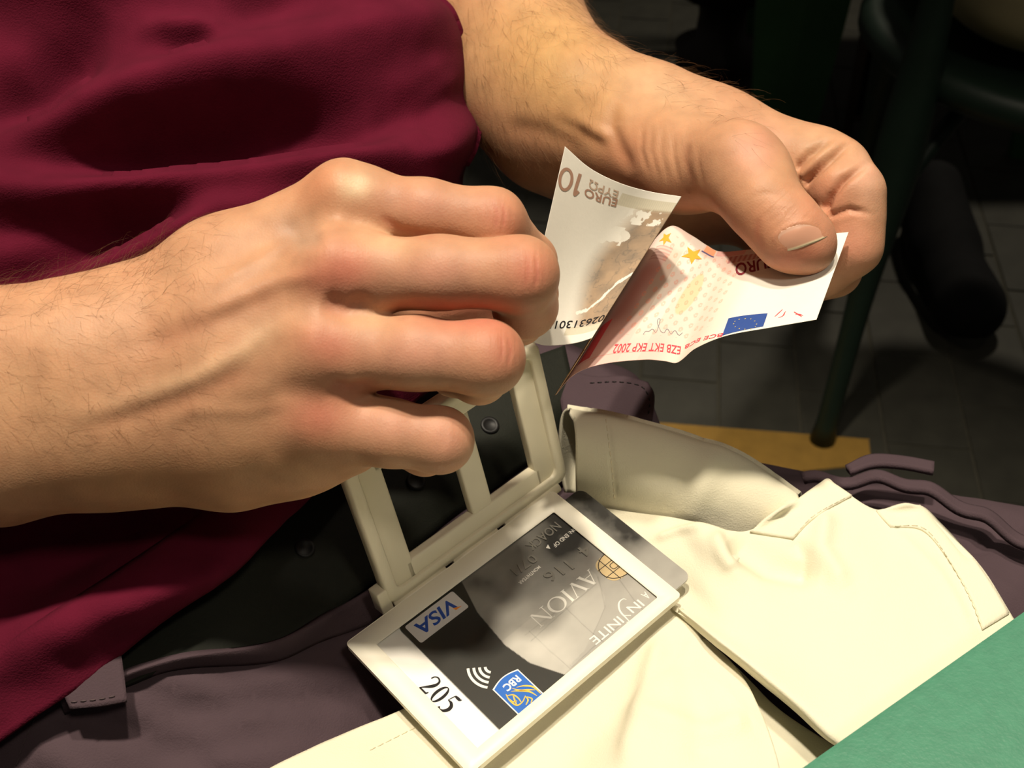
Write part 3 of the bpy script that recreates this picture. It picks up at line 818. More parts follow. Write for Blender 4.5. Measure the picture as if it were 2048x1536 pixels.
lat = np.sin(np.linspace(0, math.pi, 22))[None, :, None] ** 0.6
G = G * (1 - (lift * lat - 0.00012 * (1 - lat)) / r_)
cn = np.tile(np.array((0.60, 0.31, 0.21)), (15, 22, 1)); 
cn[13:] = (0.72, 0.58, 0.38); cn[:3] = (0.62, 0.37, 0.27)
M['nail'] = mat_attr('nail', 0.28, 0.5)
o = sheet('thumbnail', G, 0.00035, M['nail'], body, True, cn.reshape(-1, 3)); o['label'] = 'left thumbnail with a pale yellow free edge'

# hair on the forearms and wrist
def hairs(pos, Nn, sel, direction, n, lmin, lmax, lift, seedv, rs=1.0):
    rng = np.random.default_rng(seedv)
    idx = rng.choice(sel, min(n, len(sel)), replace=False)
    parts_v, parts_f = [], []
    o = 0
    for i in idx:
        p = pos[i]; nn = Nn[i]
        d = direction + rng.normal(0, 0.45, 3); d = d - nn * (d @ nn) * 0.9; d /= np.linalg.norm(d)
        L = rng.uniform(lmin, lmax); lf = lift * rng.uniform(0.3, 1.5)
        s_ = np.cross(d, nn); s_ /= np.linalg.norm(s_) + 1e-9
        curl = rng.normal(0, 0.35)
        rr = rng.uniform(0.00002, 0.00004) * rs
        ring = []
        for k in range(5):
            u = k / 4
            c = p + d * L * u + nn * lf * L * (u * 1.2 - u * u * 0.7) + s_ * curl * L * u * u
            r = rr * (1 - 0.7 * u)
            for q in range(3):
                a = 2 * math.pi * q / 3
                ring.append(c + r * (s_ * math.cos(a) + nn * math.sin(a)))
        parts_v += ring
        for k in range(4):
            for q in range(3):
                parts_f.append((o + k * 3 + q, o + k * 3 + (q + 1) % 3, o + k * 3 + 3 + (q + 1) % 3, o + k * 3 + 3 + q))
        o += 15
    return np.array(parts_v), np.array(parts_f)
M['hair'] = mat_simple('arm_hair_brown', (0.17, 0.085, 0.032), 0.5, 0.4, var=0.3, scale=200)
px, py = proj(pl_)
w_ = fbm(px / 30, py / 30, 2, 5)
selL = np.where((px < 1235 - 0.3 * (py - 100)) & (py > -120) & (py < 330) & (px + 0.9 * py < 1420) & (w_ > 0.38))[0]
dl = P(1200, 230, .476) - P(1008, 20, .53); dl /= np.linalg.norm(dl)
h1 = hairs(pl_, NLn, selL, dl + np.array([0, -.45, 0]), 2600, 0.006, 0.015, 0.25, 1)
selE = np.where((px > 1150) & (px < 1520) & (py < 90 + (px - 1150) * 0.62) & (py > 20))[0]
h2 = hairs(pl_, NLn, selE, dl + np.array([0.3, -.1, 0]), 300, 0.006, 0.013, 0.5, 2, 1.0)
px, py = proj(pr_)
selR = np.where((px < 430) & (px > -150) & (py < 900) & (pr_[:, 2] < .36))[0]
h3 = hairs(pr_, NR, selR, np.array([0.75, -0.5, 0]), 1000, 0.004, 0.008, 0.15, 3, 0.7)
selR2 = np.where((px < 330) & (px > -150) & (py < 640))[0]
h4 = hairs(pr_, NR, selR2, np.array([0.8, 0.45, 0]), 330, 0.006, 0.013, 0.8, 4)
hv, hf, o_ = [], [], 0
for a, b in (h1, h2, h3, h4): hv.append(a); hf.append(b + o_); o_ += len(a)
o = mesh_np('arm_hair', cam2w(np.concatenate(hv)), np.concatenate(hf), M['hair'], person, True); o['kind'] = 'stuff'
# ================================================================== CLOTHES
# ---- trousers: one closed surface for hips, thighs and shins
ft = Field((-0.40, -0.10, 0.055), (0.42, 0.66, 0.70), 0.0042)
v_ = ft.new()
def tc_(a, b, ra, rb, k): ft.cone(v_, a, b, ra, rb, k)
def H(x, y, h): return np.array([x, y, CAMZ + h])
hipR, hipL = H(-0.185, 0.325, -0.402), H(-0.060, 0.385, -0.425)
kneeR, kneeL = H(0.125, -0.005, -0.425), H(0.270, 0.276, -0.391)
tc_(hipR, kneeR, 0.078, 0.060, 0.03); tc_(hipL, kneeL, 0.070, 0.062, 0.03)
tc_(kneeR, H(0.13, -0.04, -0.80), 0.060, 0.050, 0.03); tc_(kneeL, H(0.33, 0.30, -0.80), 0.060, 0.050, 0.03)
tc_(hipR, hipL, 0.078, 0.075, 0.04)
tc_(NL(-0.42, 0.09, -0.41), NL(-0.43, 0.25, -0.41), 0.10, 0.10, 0.05)
tc_(H(-0.05, 0.31, -0.425), H(0.05, 0.24, -0.44), 0.06, 0.04, 0.05)
tc_(W(230, 1450, .443), W(520, 1390, .457), 0.072, 0.066, 0.02); tc_(W(520, 1390, .457), W(740, 1325, .474), 0.066, 0.050, 0.02)
# a loose bulge at the left hip beside the pocket flap
tc_(W(1110, 805, .520), W(1210, 822, .507), 0.028, 0.021, 0.03)
pt, fqt = surface_nets(v_, ft); pt = relax(pt, fqt, 3)
Nt = vnormals(pt, fqt)
px, py = proj(w2cam(pt)); zc = w2cam(pt)[:, 2]
d_ = np.zeros(len(pt))
for pts, w, amp in (
    ([(120, 1420), (280, 1460), (400, 1536), (480, 1640)], 26, -4), ([(240, 1400), (330, 1480), (420, 1600)], 22, 3),
    ([(300, 1345), (420, 1380), (520, 1440)], 22, 2.5), ([(380, 1420), (560, 1400), (700, 1390)], 20, -2.5),
    ([(350, 1560), (450, 1525), (600, 1500)], 22, 2.5), ([(100, 1500), (180, 1560)], 30, 3),
    ([(1940, 1105), (2000, 1070), (2048, 1040)], 14, -3.0), ([(1700, 960), (1680, 1010)], 18, -2), ([(1560, 930), (1640, 925)], 16, -3)):
    d, t = polydist(px, py, pts); d_ += amp * 1e-3 * np.exp(-(d / w) ** 2) * (zc < 0.52)
d_ += 0.004 * (fbm(px / 170, py / 170, 3, 9) - 0.5)
vol = np.einsum('ij,ij->', pt[fqt[:, 0]], np.cross(pt[fqt[:, 1]], pt[fqt[:, 2]]))
if vol < 0: Nt = -Nt; fqt = fqt[:, ::-1]
pt = pt + Nt * d_[:, None]
trousers = mesh_np('trousers', pt, fqt, M['trousers'], person)
bvhT = BVHTree.FromPolygons(pt.tolist(), fqt.tolist())
EYE = Vector((0, 0, CAMZ))
def hitw(bvhs, px, py):
    d = Vector(W(px, py, 1.0)) - EYE; best = None
    for b in bvhs:
        h = b.ray_cast(EYE, d.normalized())
        if h[0] is not None and (best is None or h[3] < best[1]): best = (h[0], h[3])
    return None if best is None else w2cam(np.array(best[0]))
def drape(rows2, nu, nv, bvhs, off, fallback=0.45, th=0.0012, smooth=4):
    """a flat patch laid on top of surfaces already built"""
    G2 = loft([[(x, y, 0) for x, y in r] for r in rows2], nu, nv)
    G = np.zeros((nv, nu, 3))
    last = fallback
    for i in range(nv):
        for j in range(nu):
            h = hitw(bvhs, G2[i, j, 0], G2[i, j, 1])
            z = h[2] if h is not None else last
            last = z
            G[i, j] = P(G2[i, j, 0], G2[i, j, 1], z)
    for _ in range(smooth):
        z = G[..., 2].copy(); z[1:-1] = (z[:-2] + 2 * z[1:-1] + z[2:]) / 4; z[:, 1:-1] = (z[:, :-2] + 2 * z[:, 1:-1] + z[:, 2:]) / 4
        G *= (z / G[..., 2])[..., None]
    G *= ((G[..., 2] - off) / G[..., 2])[..., None]
    return G
def seam(name, pts, bvhs, parent, mat, r=0.00022, dash=0.0022, gap=0.0010, off=0.0002):
    """a row of stitches lying on a surface"""
    c = catmull([(x, y, 0) for x, y in pts], 80)
    q = []
    for x, y, _ in c:
        h = hitw(bvhs, x, y)
        if h is not None: q.append(h * (1 - off / h[2]))
    if len(q) < 3: return
    q = cam2w(np.array(q))
    L = np.concatenate([[0], np.cumsum(np.linalg.norm(np.diff(q, axis=0), axis=1))])
    parts = []; s_ = 0
    f = lambda s: np.array([np.interp(s, L, q[:, k]) for k in range(3)])
    while s_ + dash < L[-1]:
        parts.append(tube_mesh([f(s_), f(s_ + dash / 2), f(s_ + dash)], [r * .6, r, r * .6], 5)); s_ += dash + gap
    if not parts: return
    V, Fc = join(parts)
    o = mesh_np(name, V, Fc, mat, parent); o['kind'] = 'stuff'; return o

def lp(rows, nu, nv): return loft([[P(*q) for q in r] for r in rows], nu, nv)
# waistband, belt and its eyelets
G = lp([[(120, 1400, .372), (330, 1322, .378), (540, 1285, .389), (650, 1235, .400), (760, 1165, .424), (900, 1050, .446), (1050, 945, .465), (1150, 870, .480)],
          [(130, 1430, .370), (330, 1345, .376), (549, 1324, .3855), (640, 1285, .397), (760, 1238, .417), (920, 1130, .440), (1070, 1010, .458), (1150, 950, .472)]], 70, 8)
for k in range(70):
    h = hitw([bvhT], *[float(q) for q in proj(G[-1, k])])
    if h is not None:
        f_ = (h[2] - 0.0008) / G[-1, k, 2]
        for m_ in range(8): G[m_, k] *= 1 + (f_ - 1) * (m_ / 7) ** 1.5
sheet('waistband', G, 0.003, M['trousers'], person)
G = lp([[(100, 1300, .385), (260, 1230, .391), (400, 1140, .400), (620, 985, .432), (800, 850, .457), (1000, 740, .476), (1130, 690, .492)],
          [(140, 1350, .379), (330, 1290, .384), (470, 1240, .392), (600, 1150, .412), (800, 1000, .439), (1010, 870, .462), (1150, 790, .480)],
          [(160, 1410, .376), (360, 1325, .381), (545, 1290, .392), (660, 1225, .405), (760, 1155, .427), (900, 1040, .449), (1050, 935, .468), (1150, 860, .483)]], 90, 14)
belt = sheet('belt', G, 0.004, M['belt'], person)
off_p = np.array(person.location)
bvhB = BVHTree.FromPolygons([tuple(np.array(v.co) + off_p) for v in belt.data.vertices], [p.vertices[:] for p in belt.data.polygons])
for x, y in ((610, 1096), (832, 962), (980, 850)):
    h = hitw([bvhB], x, y); a = hitw([bvhB], x + 6, y); b = hitw([bvhB], x, y + 6)
    if h is None or a is None or b is None: continue
    u = (a - h) / np.linalg.norm(a - h); v2 = (b - h); v2 -= u * (v2 @ u); v2 /= np.linalg.norm(v2); n_ = -h / np.linalg.norm(h)
    ring = []
    for rr, lf in ((0.0, .0006), (0.0024, .0006), (0.0030, .0011), (0.0037, .0004)):
        ring.append([h + n_ * lf + rr * (u * math.cos(t) + v2 * math.sin(t)) for t in np.linspace(0, 2 * math.pi, 20, endpoint=False)])
    V = np.concatenate([np.array(r) for r in ring]); Fc = [[i * 20 + k, i * 20 + (k + 1) % 20, (i + 1) * 20 + (k + 1) % 20, (i + 1) * 20 + k] for i in range(3) for k in range(20)]
    mesh_np('eyelet', cam2w(V), Fc, M['hole'], belt)
# belt loop tab with stitches, pocket flaps
G = lp([[(118, 1345, .369), (190, 1318, .3705), (243, 1312, .373)], [(128, 1390, .366), (195, 1370, .3675), (250, 1362, .370)], [(140, 1418, .365), (200, 1412, .3655), (254, 1402, .368)]], 16, 12)
tab = sheet('belt_loop', G, 0.003, M['trousers'], person)
bvhTab = BVHTree.FromPolygons([tuple(np.array(v.co) + off_p) for v in tab.data.vertices], [p.vertices[:] for p in tab.data.polygons])
seam('stitching', [(142, 1404), (200, 1398), (246, 1388)], [bvhTab], tab, M['trouser_thread'], 0.0003, 0.0018, 0.001)
seam('stitching', [(270, 1318), (417, 1310), (545, 1312), (640, 1270), (740, 1225)], [bvhT], trousers, M['trouser_thread'])
G = lp([[(1130, 740, .486), (1190, 752, .480), (1250, 752, .476), (1296, 764, .476)], [(1120, 790, .478), (1190, 798, .472), (1260, 798, .468), (1309, 790, .470)], [(1130, 850, .470), (1200, 850, .464), (1270, 850, .462), (1306, 838, .464)]], 26, 18)
flap = sheet('pocket_flap', G, 0.003, M['trousers'], person)
bvhF = BVHTree.FromPolygons([tuple(np.array(v.co) + off_p) for v in flap.data.vertices], [p.vertices[:] for p in flap.data.polygons])
seam('stitching', [(1180, 766), (1240, 764), (1284, 774), (1299, 800), (1296, 832)], [bvhF], flap, M['hole'], 0.0003, 0.0018, 0.0012)
G = lp([[(1690, 930, .470), (1740, 908, .474), (1800, 910, .472), (1869, 922, .468)], [(1700, 940, .464), (1750, 926, .466), (1805, 928, .464), (1868, 940, .461)]], 24, 8)
sheet('pocket_flap', G, 0.0025, M['trousers'], person)
G = lp([[(1600, 945, .472), (1700, 948, .466), (1790, 946, .461), (1900, 985, .455), (1990, 1030, .448), (2080, 1085, .440)], [(1605, 956, .466), (1700, 962, .4605), (1790, 962, .4555), (1895, 1001, .449), (1985, 1046, .442), (2075, 1100, .434)]], 50, 6)
V2 = G.copy(); t_ = np.linspace(0, 1, 50)
G[..., 1] += 0.0012 * np.sin(t_ * 26)[None, :]
sheet('pocket_flap', G, 0.0028, M['trousers'], person)

seam('stitching', [(70, 1436), (46, 1490), (24, 1560)], [bvhT], trousers, M['trouser_thread'])
# ---- T-shirt
S_ = [
    [(-520, 1800, .352), (-200, 1640, .358), (0, 1482, .362), (200, 1345, .372), (400, 1170, .388), (620, 985, .416), (760, 860, .438), (900, 745, .468), (985, 690, .52)],
    [(-520, 1600, .36), (-200, 1400, .362), (0, 1280, .368), (200, 1130, .376), (400, 1000, .388), (600, 860, .410), (760, 740, .430), (900, 620, .465), (965, 560, .52)],
    [(-520, 1250, .385), (-200, 1080, .383), (0, 980, .384), (200, 870, .387), (400, 770, .394), (600, 680, .408), (780, 580, .425), (900, 480, .455), (940, 430, .515)],
    [(-520, 900, .405), (-200, 760, .40), (0, 690, .399), (250, 600, .400), (500, 500, .406), (750, 430, .418), (880, 385, .445), (926, 355, .51)],
    [(-520, 650, .415), (0, 450, .408), (250, 400, .408), (500, 340, .412), (750, 290, .424), (900, 260, .450), (954, 246, .51)],
    [(-520, 420, .425), (0, 230, .416), (300, 190, .416), (600, 140, .424), (800, 110, .442), (900, 100, .47), (928, 95, .52)],
    [(-520, 150, .44), (0, 0, .425), (300, -30, .426), (600, -50, .436), (780, -55, .455), (862, -30, .52)],
    [(-520, -250, .46), (0, -380, .445), (300, -400, .446), (600, -400, .456), (760, -380, .475), (835, -360, .54)],
    [(-520, -800, .50), (0, -900, .48), (300, -900, .48), (560, -880, .49), (700, -850, .51), (790, -830, .56)]]
S_ = [[P(*q) for q in r] for r in S_]
G = loft(S_, 210, 230)
Gp = np.stack(proj(G), -1)
amp = np.zeros(G.shape[:2])
for pts, w, a in (
    ([(-160, 290), (100, 245), (250, 200), (400, 152), (600, 112), (800, 60), (960, 0)], 52, 9), ([(10, 326), (130, 322), (260, 314), (400, 300), (600, 286), (760, 262), (920, 200)], 46, -14),
    ([(180, 262), (330, 258), (480, 236), (640, 222), (800, 190)], 36, -7),
    ([(-160, 366), (120, 372), (300, 372), (500, 352), (700, 322), (870, 280), (1000, 230)], 42, 11),
    ([(-200, 600), (-40, 560), (110, 508), (250, 452), (390, 396)], 50, -12), ([(-200, 470), (0, 450), (150, 436), (330, 400)], 34, -5), ([(60, 640), (160, 590), (290, 522), (430, 442), (640, 400)], 34, 10),
    ([(-160, -20), (60, -60), (260, -110), (420, -160)], 70, 15), ([(-160, 270), (-20, 230), (70, 186), (150, 110), (210, 20)], 46, -10),
    ([(270, 62), (340, 58), (390, 56), (460, 66)], 20, 4), ([(300, 112), (360, 108), (400, 94), (440, 70)], 20, -4), ([(430, 20), (540, 0), (660, -40)], 44, -6),
    ([(780, 310), (850, 285), (890, 220)], 22, -3),
    ([(-60, 690), (100, 650), (250, 590)], 50, 5), ([(-100, 1390), (80, 1270), (260, 1190), (420, 1120), (560, 1020)], 55, 9), ([(-60, 1190), (200, 1080), (420, 990)], 60, -8)):
    d, t = polydist(Gp[..., 0], Gp[..., 1], pts)
    amp += 1.5 * a * 1e-3 * np.exp(-(d / (w * 1.1)) ** 2) * ss(-.12, .38, t) * ss(-.12, .38, 1 - t)
amp += 0.005 * (fbm(Gp[..., 0] / 150, Gp[..., 1] / 110, 3, 21) - .5)
u_ = np.linspace(0, 1, 210)[None, :]
amp *= 1 - 0.75 * ss(0.90, 1.0, u_)
GN = grid_normals(G)
G = G + GN * amp[..., None]
Vs, Fs = slab(G, 0.0016)
# the rest of the shirt: back, shoulders and sleeves as a closed shell round the torso
fs = Field((-0.80, 0.05, 0.55), (0.20, 1.02, 1.12), 0.009)
v_ = fs.new()
for l in (0.10, 0.24):
    fs.cone(v_, NL(-0.46, l, -0.30), NL(-0.72, l, 0.03), 0.100, 0.112, 0.05)
fs.cone(v_, sR, sL, 0.066, 0.066, 0.06)
fs.cone(v_, sR, sR + (eR - sR) * 0.55, 0.064, 0.056, 0.03); fs.cone(v_, sL, sL + (eL - sL) * 0.45, 0.064, 0.056, 0.03)
ps, fqs = surface_nets(v_, fs); ps = relax(ps, fqs, 2)
Vall = np.concatenate([cam2w(Vs), ps]); Fall = np.concatenate([Fs, fqs + len(Vs)])
tshirt = mesh_np('tshirt', Vall, Fall, M['shirt'], person)
# hem: a doubled edge band with its stitch line
n_ = GN[:14, :185]
Hm = G[:14, :185] + n_ * (0.0012 + 0.0010 * np.sin(np.linspace(0, math.pi, 14)))[:, None, None]
sheet('hem', Hm, 0.002, M['shirt'], tshirt)

# ================================================================== CREAM CANVAS CLOTH ON THE LAP
cloth = thing('canvas_cloth', 'cream canvas cloth lying in folded layers across the lap under the card holder', 'cloth', tuple(W(1400, 1250, .40)))
def rows_h(rows): return [[PH(x, y, h * 1e-3) for x, y, h in r] for r in rows]
M_c = M['canvas']
def relief(G, lines, noise=0.0015, seed=3):
    gx, gy = proj(G); a = np.zeros(G.shape[:2])
    for pts, w, am in lines:
        d, t = polydist(gx, gy, pts); a += am * 1e-3 * np.exp(-(d / w) ** 2) * np.minimum(1, 5 * np.minimum(t + .05, 1.05 - t))
    a *= 1.5; a += noise * (fbm(gx / 120, gy / 120, 3, seed) - .5)
    return G + grid_normals(G) * a[..., None]
# lowest layer, over the right thigh
G = loft(rows_h([
    [(380, 1640, -312), (540, 1536, -316), (700, 1462, -324), (830, 1404, -328), (1000, 1290, -326), (1180, 1160, -322), (1330, 1090, -321)],
    [(520, 1760, -312), (760, 1620, -318), (940, 1510, -330), (1090, 1420, -329), (1240, 1300, -325), (1360, 1190, -321)],
    [(760, 1900, -312), (930, 1740, -318), (1060, 1600, -328), (1180, 1480, -326), (1300, 1350, -322), (1390, 1240, -320)],
    [(980, 1980, -312), (1120, 1800, -314), (1220, 1640, -315), (1290, 1500, -314), (1340, 1370, -317), (1400, 1260, -320)],
    [(1200, 1980, -312), (1330, 1780, -313), (1440, 1600, -314), (1440, 1480, -315), (1420, 1360, -317), (1405, 1275, -320)],
    [(1500, 1980, -316), (1570, 1700, -316), (1560, 1536, -317), (1520, 1420, -318), (1470, 1330, -319), (1412, 1275, -320)]]), 110, 130)
G = relief(G, [([(1325, 1270), (1290, 1390), (1247, 1536)], 22, 1.5), ([(1360, 1290), (1400, 1400), (1410, 1536)], 40, -1.5), ([(1260, 1420), (1420, 1460), (1500, 1440)], 24, 1.2)])
lay0 = sheet('lower_layer', G, 0.0014, M_c, cloth)
G = loft(rows_h([
    [(1370, 1240, -326), (1470, 1330, -326), (1560, 1420, -326), (1680, 1500, -326), (1800, 1600, -326)],
    [(1330, 1300, -327), (1420, 1420, -327), (1500, 1540, -327), (1600, 1680, -327), (1700, 1850, -327)]]), 60, 40)
sheet('under_layer', relief(G, []), 0.0014, M_c, cloth)
# main panel
G = loft(rows_h([
    [(1165, 1008, -322), (1252, 1023, -319), (1340, 1034, -316), (1413, 1048, -311), (1500, 1058, -312), (1575, 1012, -311), (1640, 966, -311), (1656, 957, -311), (1672, 969, -311), (1749, 1019, -313), (1840, 1010, -315)],
    [(1225, 1070, -322), (1300, 1086, -320), (1370, 1096, -316), (1440, 1100, -309), (1530, 1105, -313), (1620, 1076, -311), (1710, 1040, -312), (1800, 1048, -313), (1886, 1055, -315)],
    [(1290, 1150, -323), (1360, 1170, -321), (1430, 1186, -314), (1510, 1196, -312), (1610, 1192, -313), (1700, 1160, -312), (1790, 1132, -313), (1870, 1122, -314), (1960, 1130, -316)],
    [(1330, 1196, -322), (1410, 1234, -315), (1500, 1280, -311), (1590, 1306, -312), (1680, 1306, -312), (1780, 1290, -313), (1870, 1260, -314), (1940, 1238, -315), (2020, 1226, -317)],
    [(1358, 1219, -318), (1430, 1276, -311), (1512, 1340, -308), (1600, 1410, -308), (1680, 1476, -309), (1780, 1500, -311), (1880, 1480, -313), (1980, 1420, -315), (2090, 1330, -317)],
    [(1352, 1226, -322), (1424, 1288, -317), (1506, 1354, -317), (1594, 1426, -317), (1672, 1492, -318), (1780, 1540, -319), (1890, 1530, -320), (2000, 1470, -321), (2110, 1370, -322)]]), 160, 130)
G = relief(G, [([(1310, 1080), (1360, 1062), (1413, 1050)], 8, 1.2), ([(1430, 1060), (1450, 1110), (1470, 1140)], 16, 1.6), ([(1460, 1075), (1540, 1130), (1640, 1150)], 26, -3.0), ([(1585, 1076), (1610, 1110), (1600, 1150)], 14, -1.2), ([(1650, 1020), (1640, 1100), (1690, 1180)], 22, 1.8), ([(1790, 1060), (1880, 1150), (1940, 1260)], 12, 0.5)], 0.0012, 4)
lay1 = sheet('main_panel', G, 0.0014, M_c, cloth)
offc = np.array(cloth.location)
def bvh_obj(o, off): return BVHTree.FromPolygons([tuple(np.array(v.co) + off) for v in o.data.vertices], [p.vertices[:] for p in o.data.polygons])
bv1 = bvh_obj(lay1, offc); bv0 = bvh_obj(lay0, offc)
# hems folded at the panel's far edge
G = drape([[(1500, 1062), (1575, 1012), (1655, 957)], [(1586, 1076), (1628, 1034), (1704, 990)]], 30, 12, [bv1], 0.0014, .41)
hem1 = sheet('hem', G, 0.0012, M_c, cloth)
G = drape([[(1752, 1020), (1838, 1010), (1880, 1044), (1950, 1120), (1992, 1180), (2019, 1226)], [(1782, 1052), (1840, 1056), (1868, 1078), (1912, 1140), (1945, 1200), (1966, 1258)]], 44, 10, [bv1], 0.0012, .42)
hem2 = sheet('hem', G, 0.0011, M_c, cloth)
bh1 = bvh_obj(hem1, offc); bh2 = bvh_obj(hem2, offc)
seam('stitching', [(1590, 1070), (1626, 1032), (1700, 990)], [bh1, bv1], cloth, M['thread'])
seam('stitching', [(1790, 1052), (1838, 1052), (1866, 1072), (1908, 1136), (1942, 1200), (1962, 1250)], [bh2, bv1], cloth, M['thread'])
seam('stitching', [(740, 1500), (840, 1450), (880, 1430)], [bv0], cloth, M['thread'])
# rolled upper flap with its open end
G = loft([[P(*q) for q in r] for r in (
    [(1140, 900, .470), (1220, 890, .470), (1310, 900, .468), (1400, 930, .466), (1490, 970, .462), (1600, 1020, .456)],
    [(1134, 826, .452), (1215, 836, .450), (1300, 858, .447), (1390, 886, .448), (1484, 920, .448), (1600, 995, .446)],
    [(1136, 819, .442), (1215, 830, .439), (1300, 850, .437), (1390, 878, .436), (1480, 910, .436), (1596, 988, .437)],
    [(1146, 836, .4345), (1222, 848, .432), (1310, 868, .4305), (1400, 900, .430), (1484, 932, .431), (1600, 1004, .432)],
    [(1151, 880, .431), (1228, 900, .429), (1330, 925, .428), (1410, 952, .428), (1486, 980, .429), (1602, 1030, .430)],
    [(1151, 940, .437), (1232, 960, .4335), (1332, 985, .430), (1416, 1006, .430), (1488, 1026, .430), (1602, 1060, .431)],
    [(1152, 1000, .450), (1238, 1044, .447), (1334, 1072, .441), (1420, 1088, .437), (1490, 1098, .436), (1602, 1110, .435)])], 90, 60)
uf = sheet('rolled_flap', relief(G, [([(1215, 836), (1224, 920), (1232, 1000)], 3.5, -0.5), ([(1430, 900), (1400, 980), (1380, 1050)], 30, 0.8)], 0.0012, 6), 0.0013, M_c, cloth)
bu = bvh_obj(uf, offc)
seam('stitching', [(1212, 838), (1222, 920), (1230, 1010)], [bu], cloth, M['thread'])
G = loft([[P(*q) for q in r] for r in (
    [(1150, 836, .4335), (1140, 822, .438), (1128, 832, .445), (1121, 880, .450), (1124, 930, .452), (1134, 985, .454)],
    [(1160, 834, .440), (1150, 824, .446), (1146, 836, .452), (1146, 880, .455), (1148, 930, .460), (1150, 985, .458)],
    [(1200, 840, .447), (1196, 830, .452), (1194, 840, .458), (1194, 880, .462), (1194, 930, .460), (1194, 985, .452)])], 30, 16)
sheet('flap_lining', G, 0.0012, M_c, cloth)

# ================================================================== CARD HOLDER
HT = np.array([0.014818657604871005, 0.30972144757367537, CAMZ - 0.3100942282406751])
HU = np.array([-0.7420951016717477, -0.6644778636885111, -0.08825915670767703])
HV = np.array([0.6692686747938874, -0.7418370099695803, -0.04222489762709136])
HN = -np.array([0.03741639912091421, 0.09040397854582854, -0.9952278303975586])
def LW(p): p = np.asarray(p, float); return HT + p[..., 0:1] * HU + p[..., 1:2] * HV + p[..., 2:3] * HN
def LPX(px, py, z=-0.0012):       # image position -> holder plane coordinates
    o = np.array([0, 0, CAMZ]); d = W(px, py, 1.0) - o
    t = ((HT + HN * z - o) @ HN) / (d @ HN); q = o + d * t - HT
    return np.array([q @ HU, q @ HV])
HW, HH = 0.0939, 0.0630
WX0, WX1, WY0, WY1 = 0.0066, 0.0866, 0.0076, 0.0581
holder = thing('card_holder', 'white hinged plastic card holder open on the lap, one half lying flat, one upright', 'card holder', tuple(LW(np.array([HW / 2, HH / 2, -0.004]))))
def rrect(x0, y0, x1, y1, r, n=5):
    pts = []
    for cx, cy, a in ((x1 - r, y1 - r, 0), (x0 + r, y1 - r, 90), (x0 + r, y0 + r, 180), (x1 - r, y0 + r, 270)):
        for k in range(n):
            t = math.radians(a + 90 * k / (n - 1)); pts.append((cx + r * math.cos(t), cy + r * math.sin(t)))
    return np.array(pts)
def ring_prism(out, inn, z0, z1, b=0.0006):
    """a flat frame with bevelled rims; outline and opening have equal point counts"""
    def inset(c, d):
        ctr = c.mean(0); v = c - ctr; ext = np.abs(v).max(0); return ctr + v * (ext - d) / ext
    L = [(inset(out, b), z1), (out, z1 - b), (out, z0 + b), (inset(out, b), z0), (inset(inn, -b * .7), z0), (inn, z0 + b), (inn, z1 - b * .7), (inset(inn, -b * .7), z1)]
    n = len(out); V = np.concatenate([np.concatenate([p, np.full((n, 1), z)], 1) for p, z in L])
    m = len(L); Fc = [[i * n + k, i * n + (k + 1) % n, ((i + 1) % m) * n + (k + 1) % n, ((i + 1) % m) * n + k] for i in range(m) for k in range(n)]
    return V, Fc
V, Fc = ring_prism(rrect(0, 0, HW, HH, .0016), rrect(WX0, WY0, WX1, WY1, .0005), -0.0009, 0.0)
o = mesh_np('front_frame', LW(V), Fc, M['white_plastic'], holder); edges_sharp(o, 50)
def lbox(x0, x1, y0, y1, z0, z1, b=0.0003):
    V, Fc = box_mesh((x0 + x1) / 2, (y0 + y1) / 2, (z0 + z1) / 2, x1 - x0, y1 - y0, z1 - z0, b); return V, Fc
V, Fc = join([lbox(0.0004, HW - .0004, 0.0004, HH - .0004, -0.0042, -0.0021), lbox(0.0004, HW - .0004, 0.0004, 0.0050, -0.0022, -0.0008), lbox(0.0004, HW - .0004, HH - .0028, HH - .0004, -0.0022, -0.0008), lbox(HW - .0050, HW - .0004, 0.0004, HH - .0004, -0.0022, -0.0008)])
o = mesh_np('back_plate', LW(V), Fc, M['white_plastic'], holder); edges_sharp(o, 50)
m = bpy.data.materials.new('clear_film'); m.use_nodes = True
N_, L_ = nodes(m); N_.remove(N_['Principled BSDF'])
tr = N_.new('ShaderNodeBsdfTransparent'); gl = N_.new('ShaderNodeBsdfGlossy'); gl.inputs['Roughness'].default_value = 0.12
mx = N_.new('ShaderNodeMixShader'); fr_ = N_.new('ShaderNodeFresnel'); fr_.inputs[0].default_value = 1.22
tcn = N_.new('ShaderNodeTexCoord'); nzn = N_.new('ShaderNodeTexNoise'); nzn.inputs['Scale'].default_value = 120
bpn = N_.new('ShaderNodeBump'); bpn.inputs['Strength'].default_value = 0.1; L_.new(tcn.outputs['Object'], nzn.inputs[0]); L_.new(nzn.outputs['Fac'], bpn.inputs['Height']); L_.new(bpn.outputs[0], gl.inputs['Normal'])
L_.new(fr_.outputs[0], mx.inputs[0]); L_.new(tr.outputs[0], mx.inputs[1]); L_.new(gl.outputs[0], mx.inputs[2]); L_.new(mx.outputs[0], N_['Material Output'].inputs[0])
V, Fc = lbox(WX0 - .002, WX1 + .002, WY0 - .002, WY1 + .002, -0.00085, -0.00070, 0); mesh_np('clear_window', LW(V), Fc, m, holder, False)
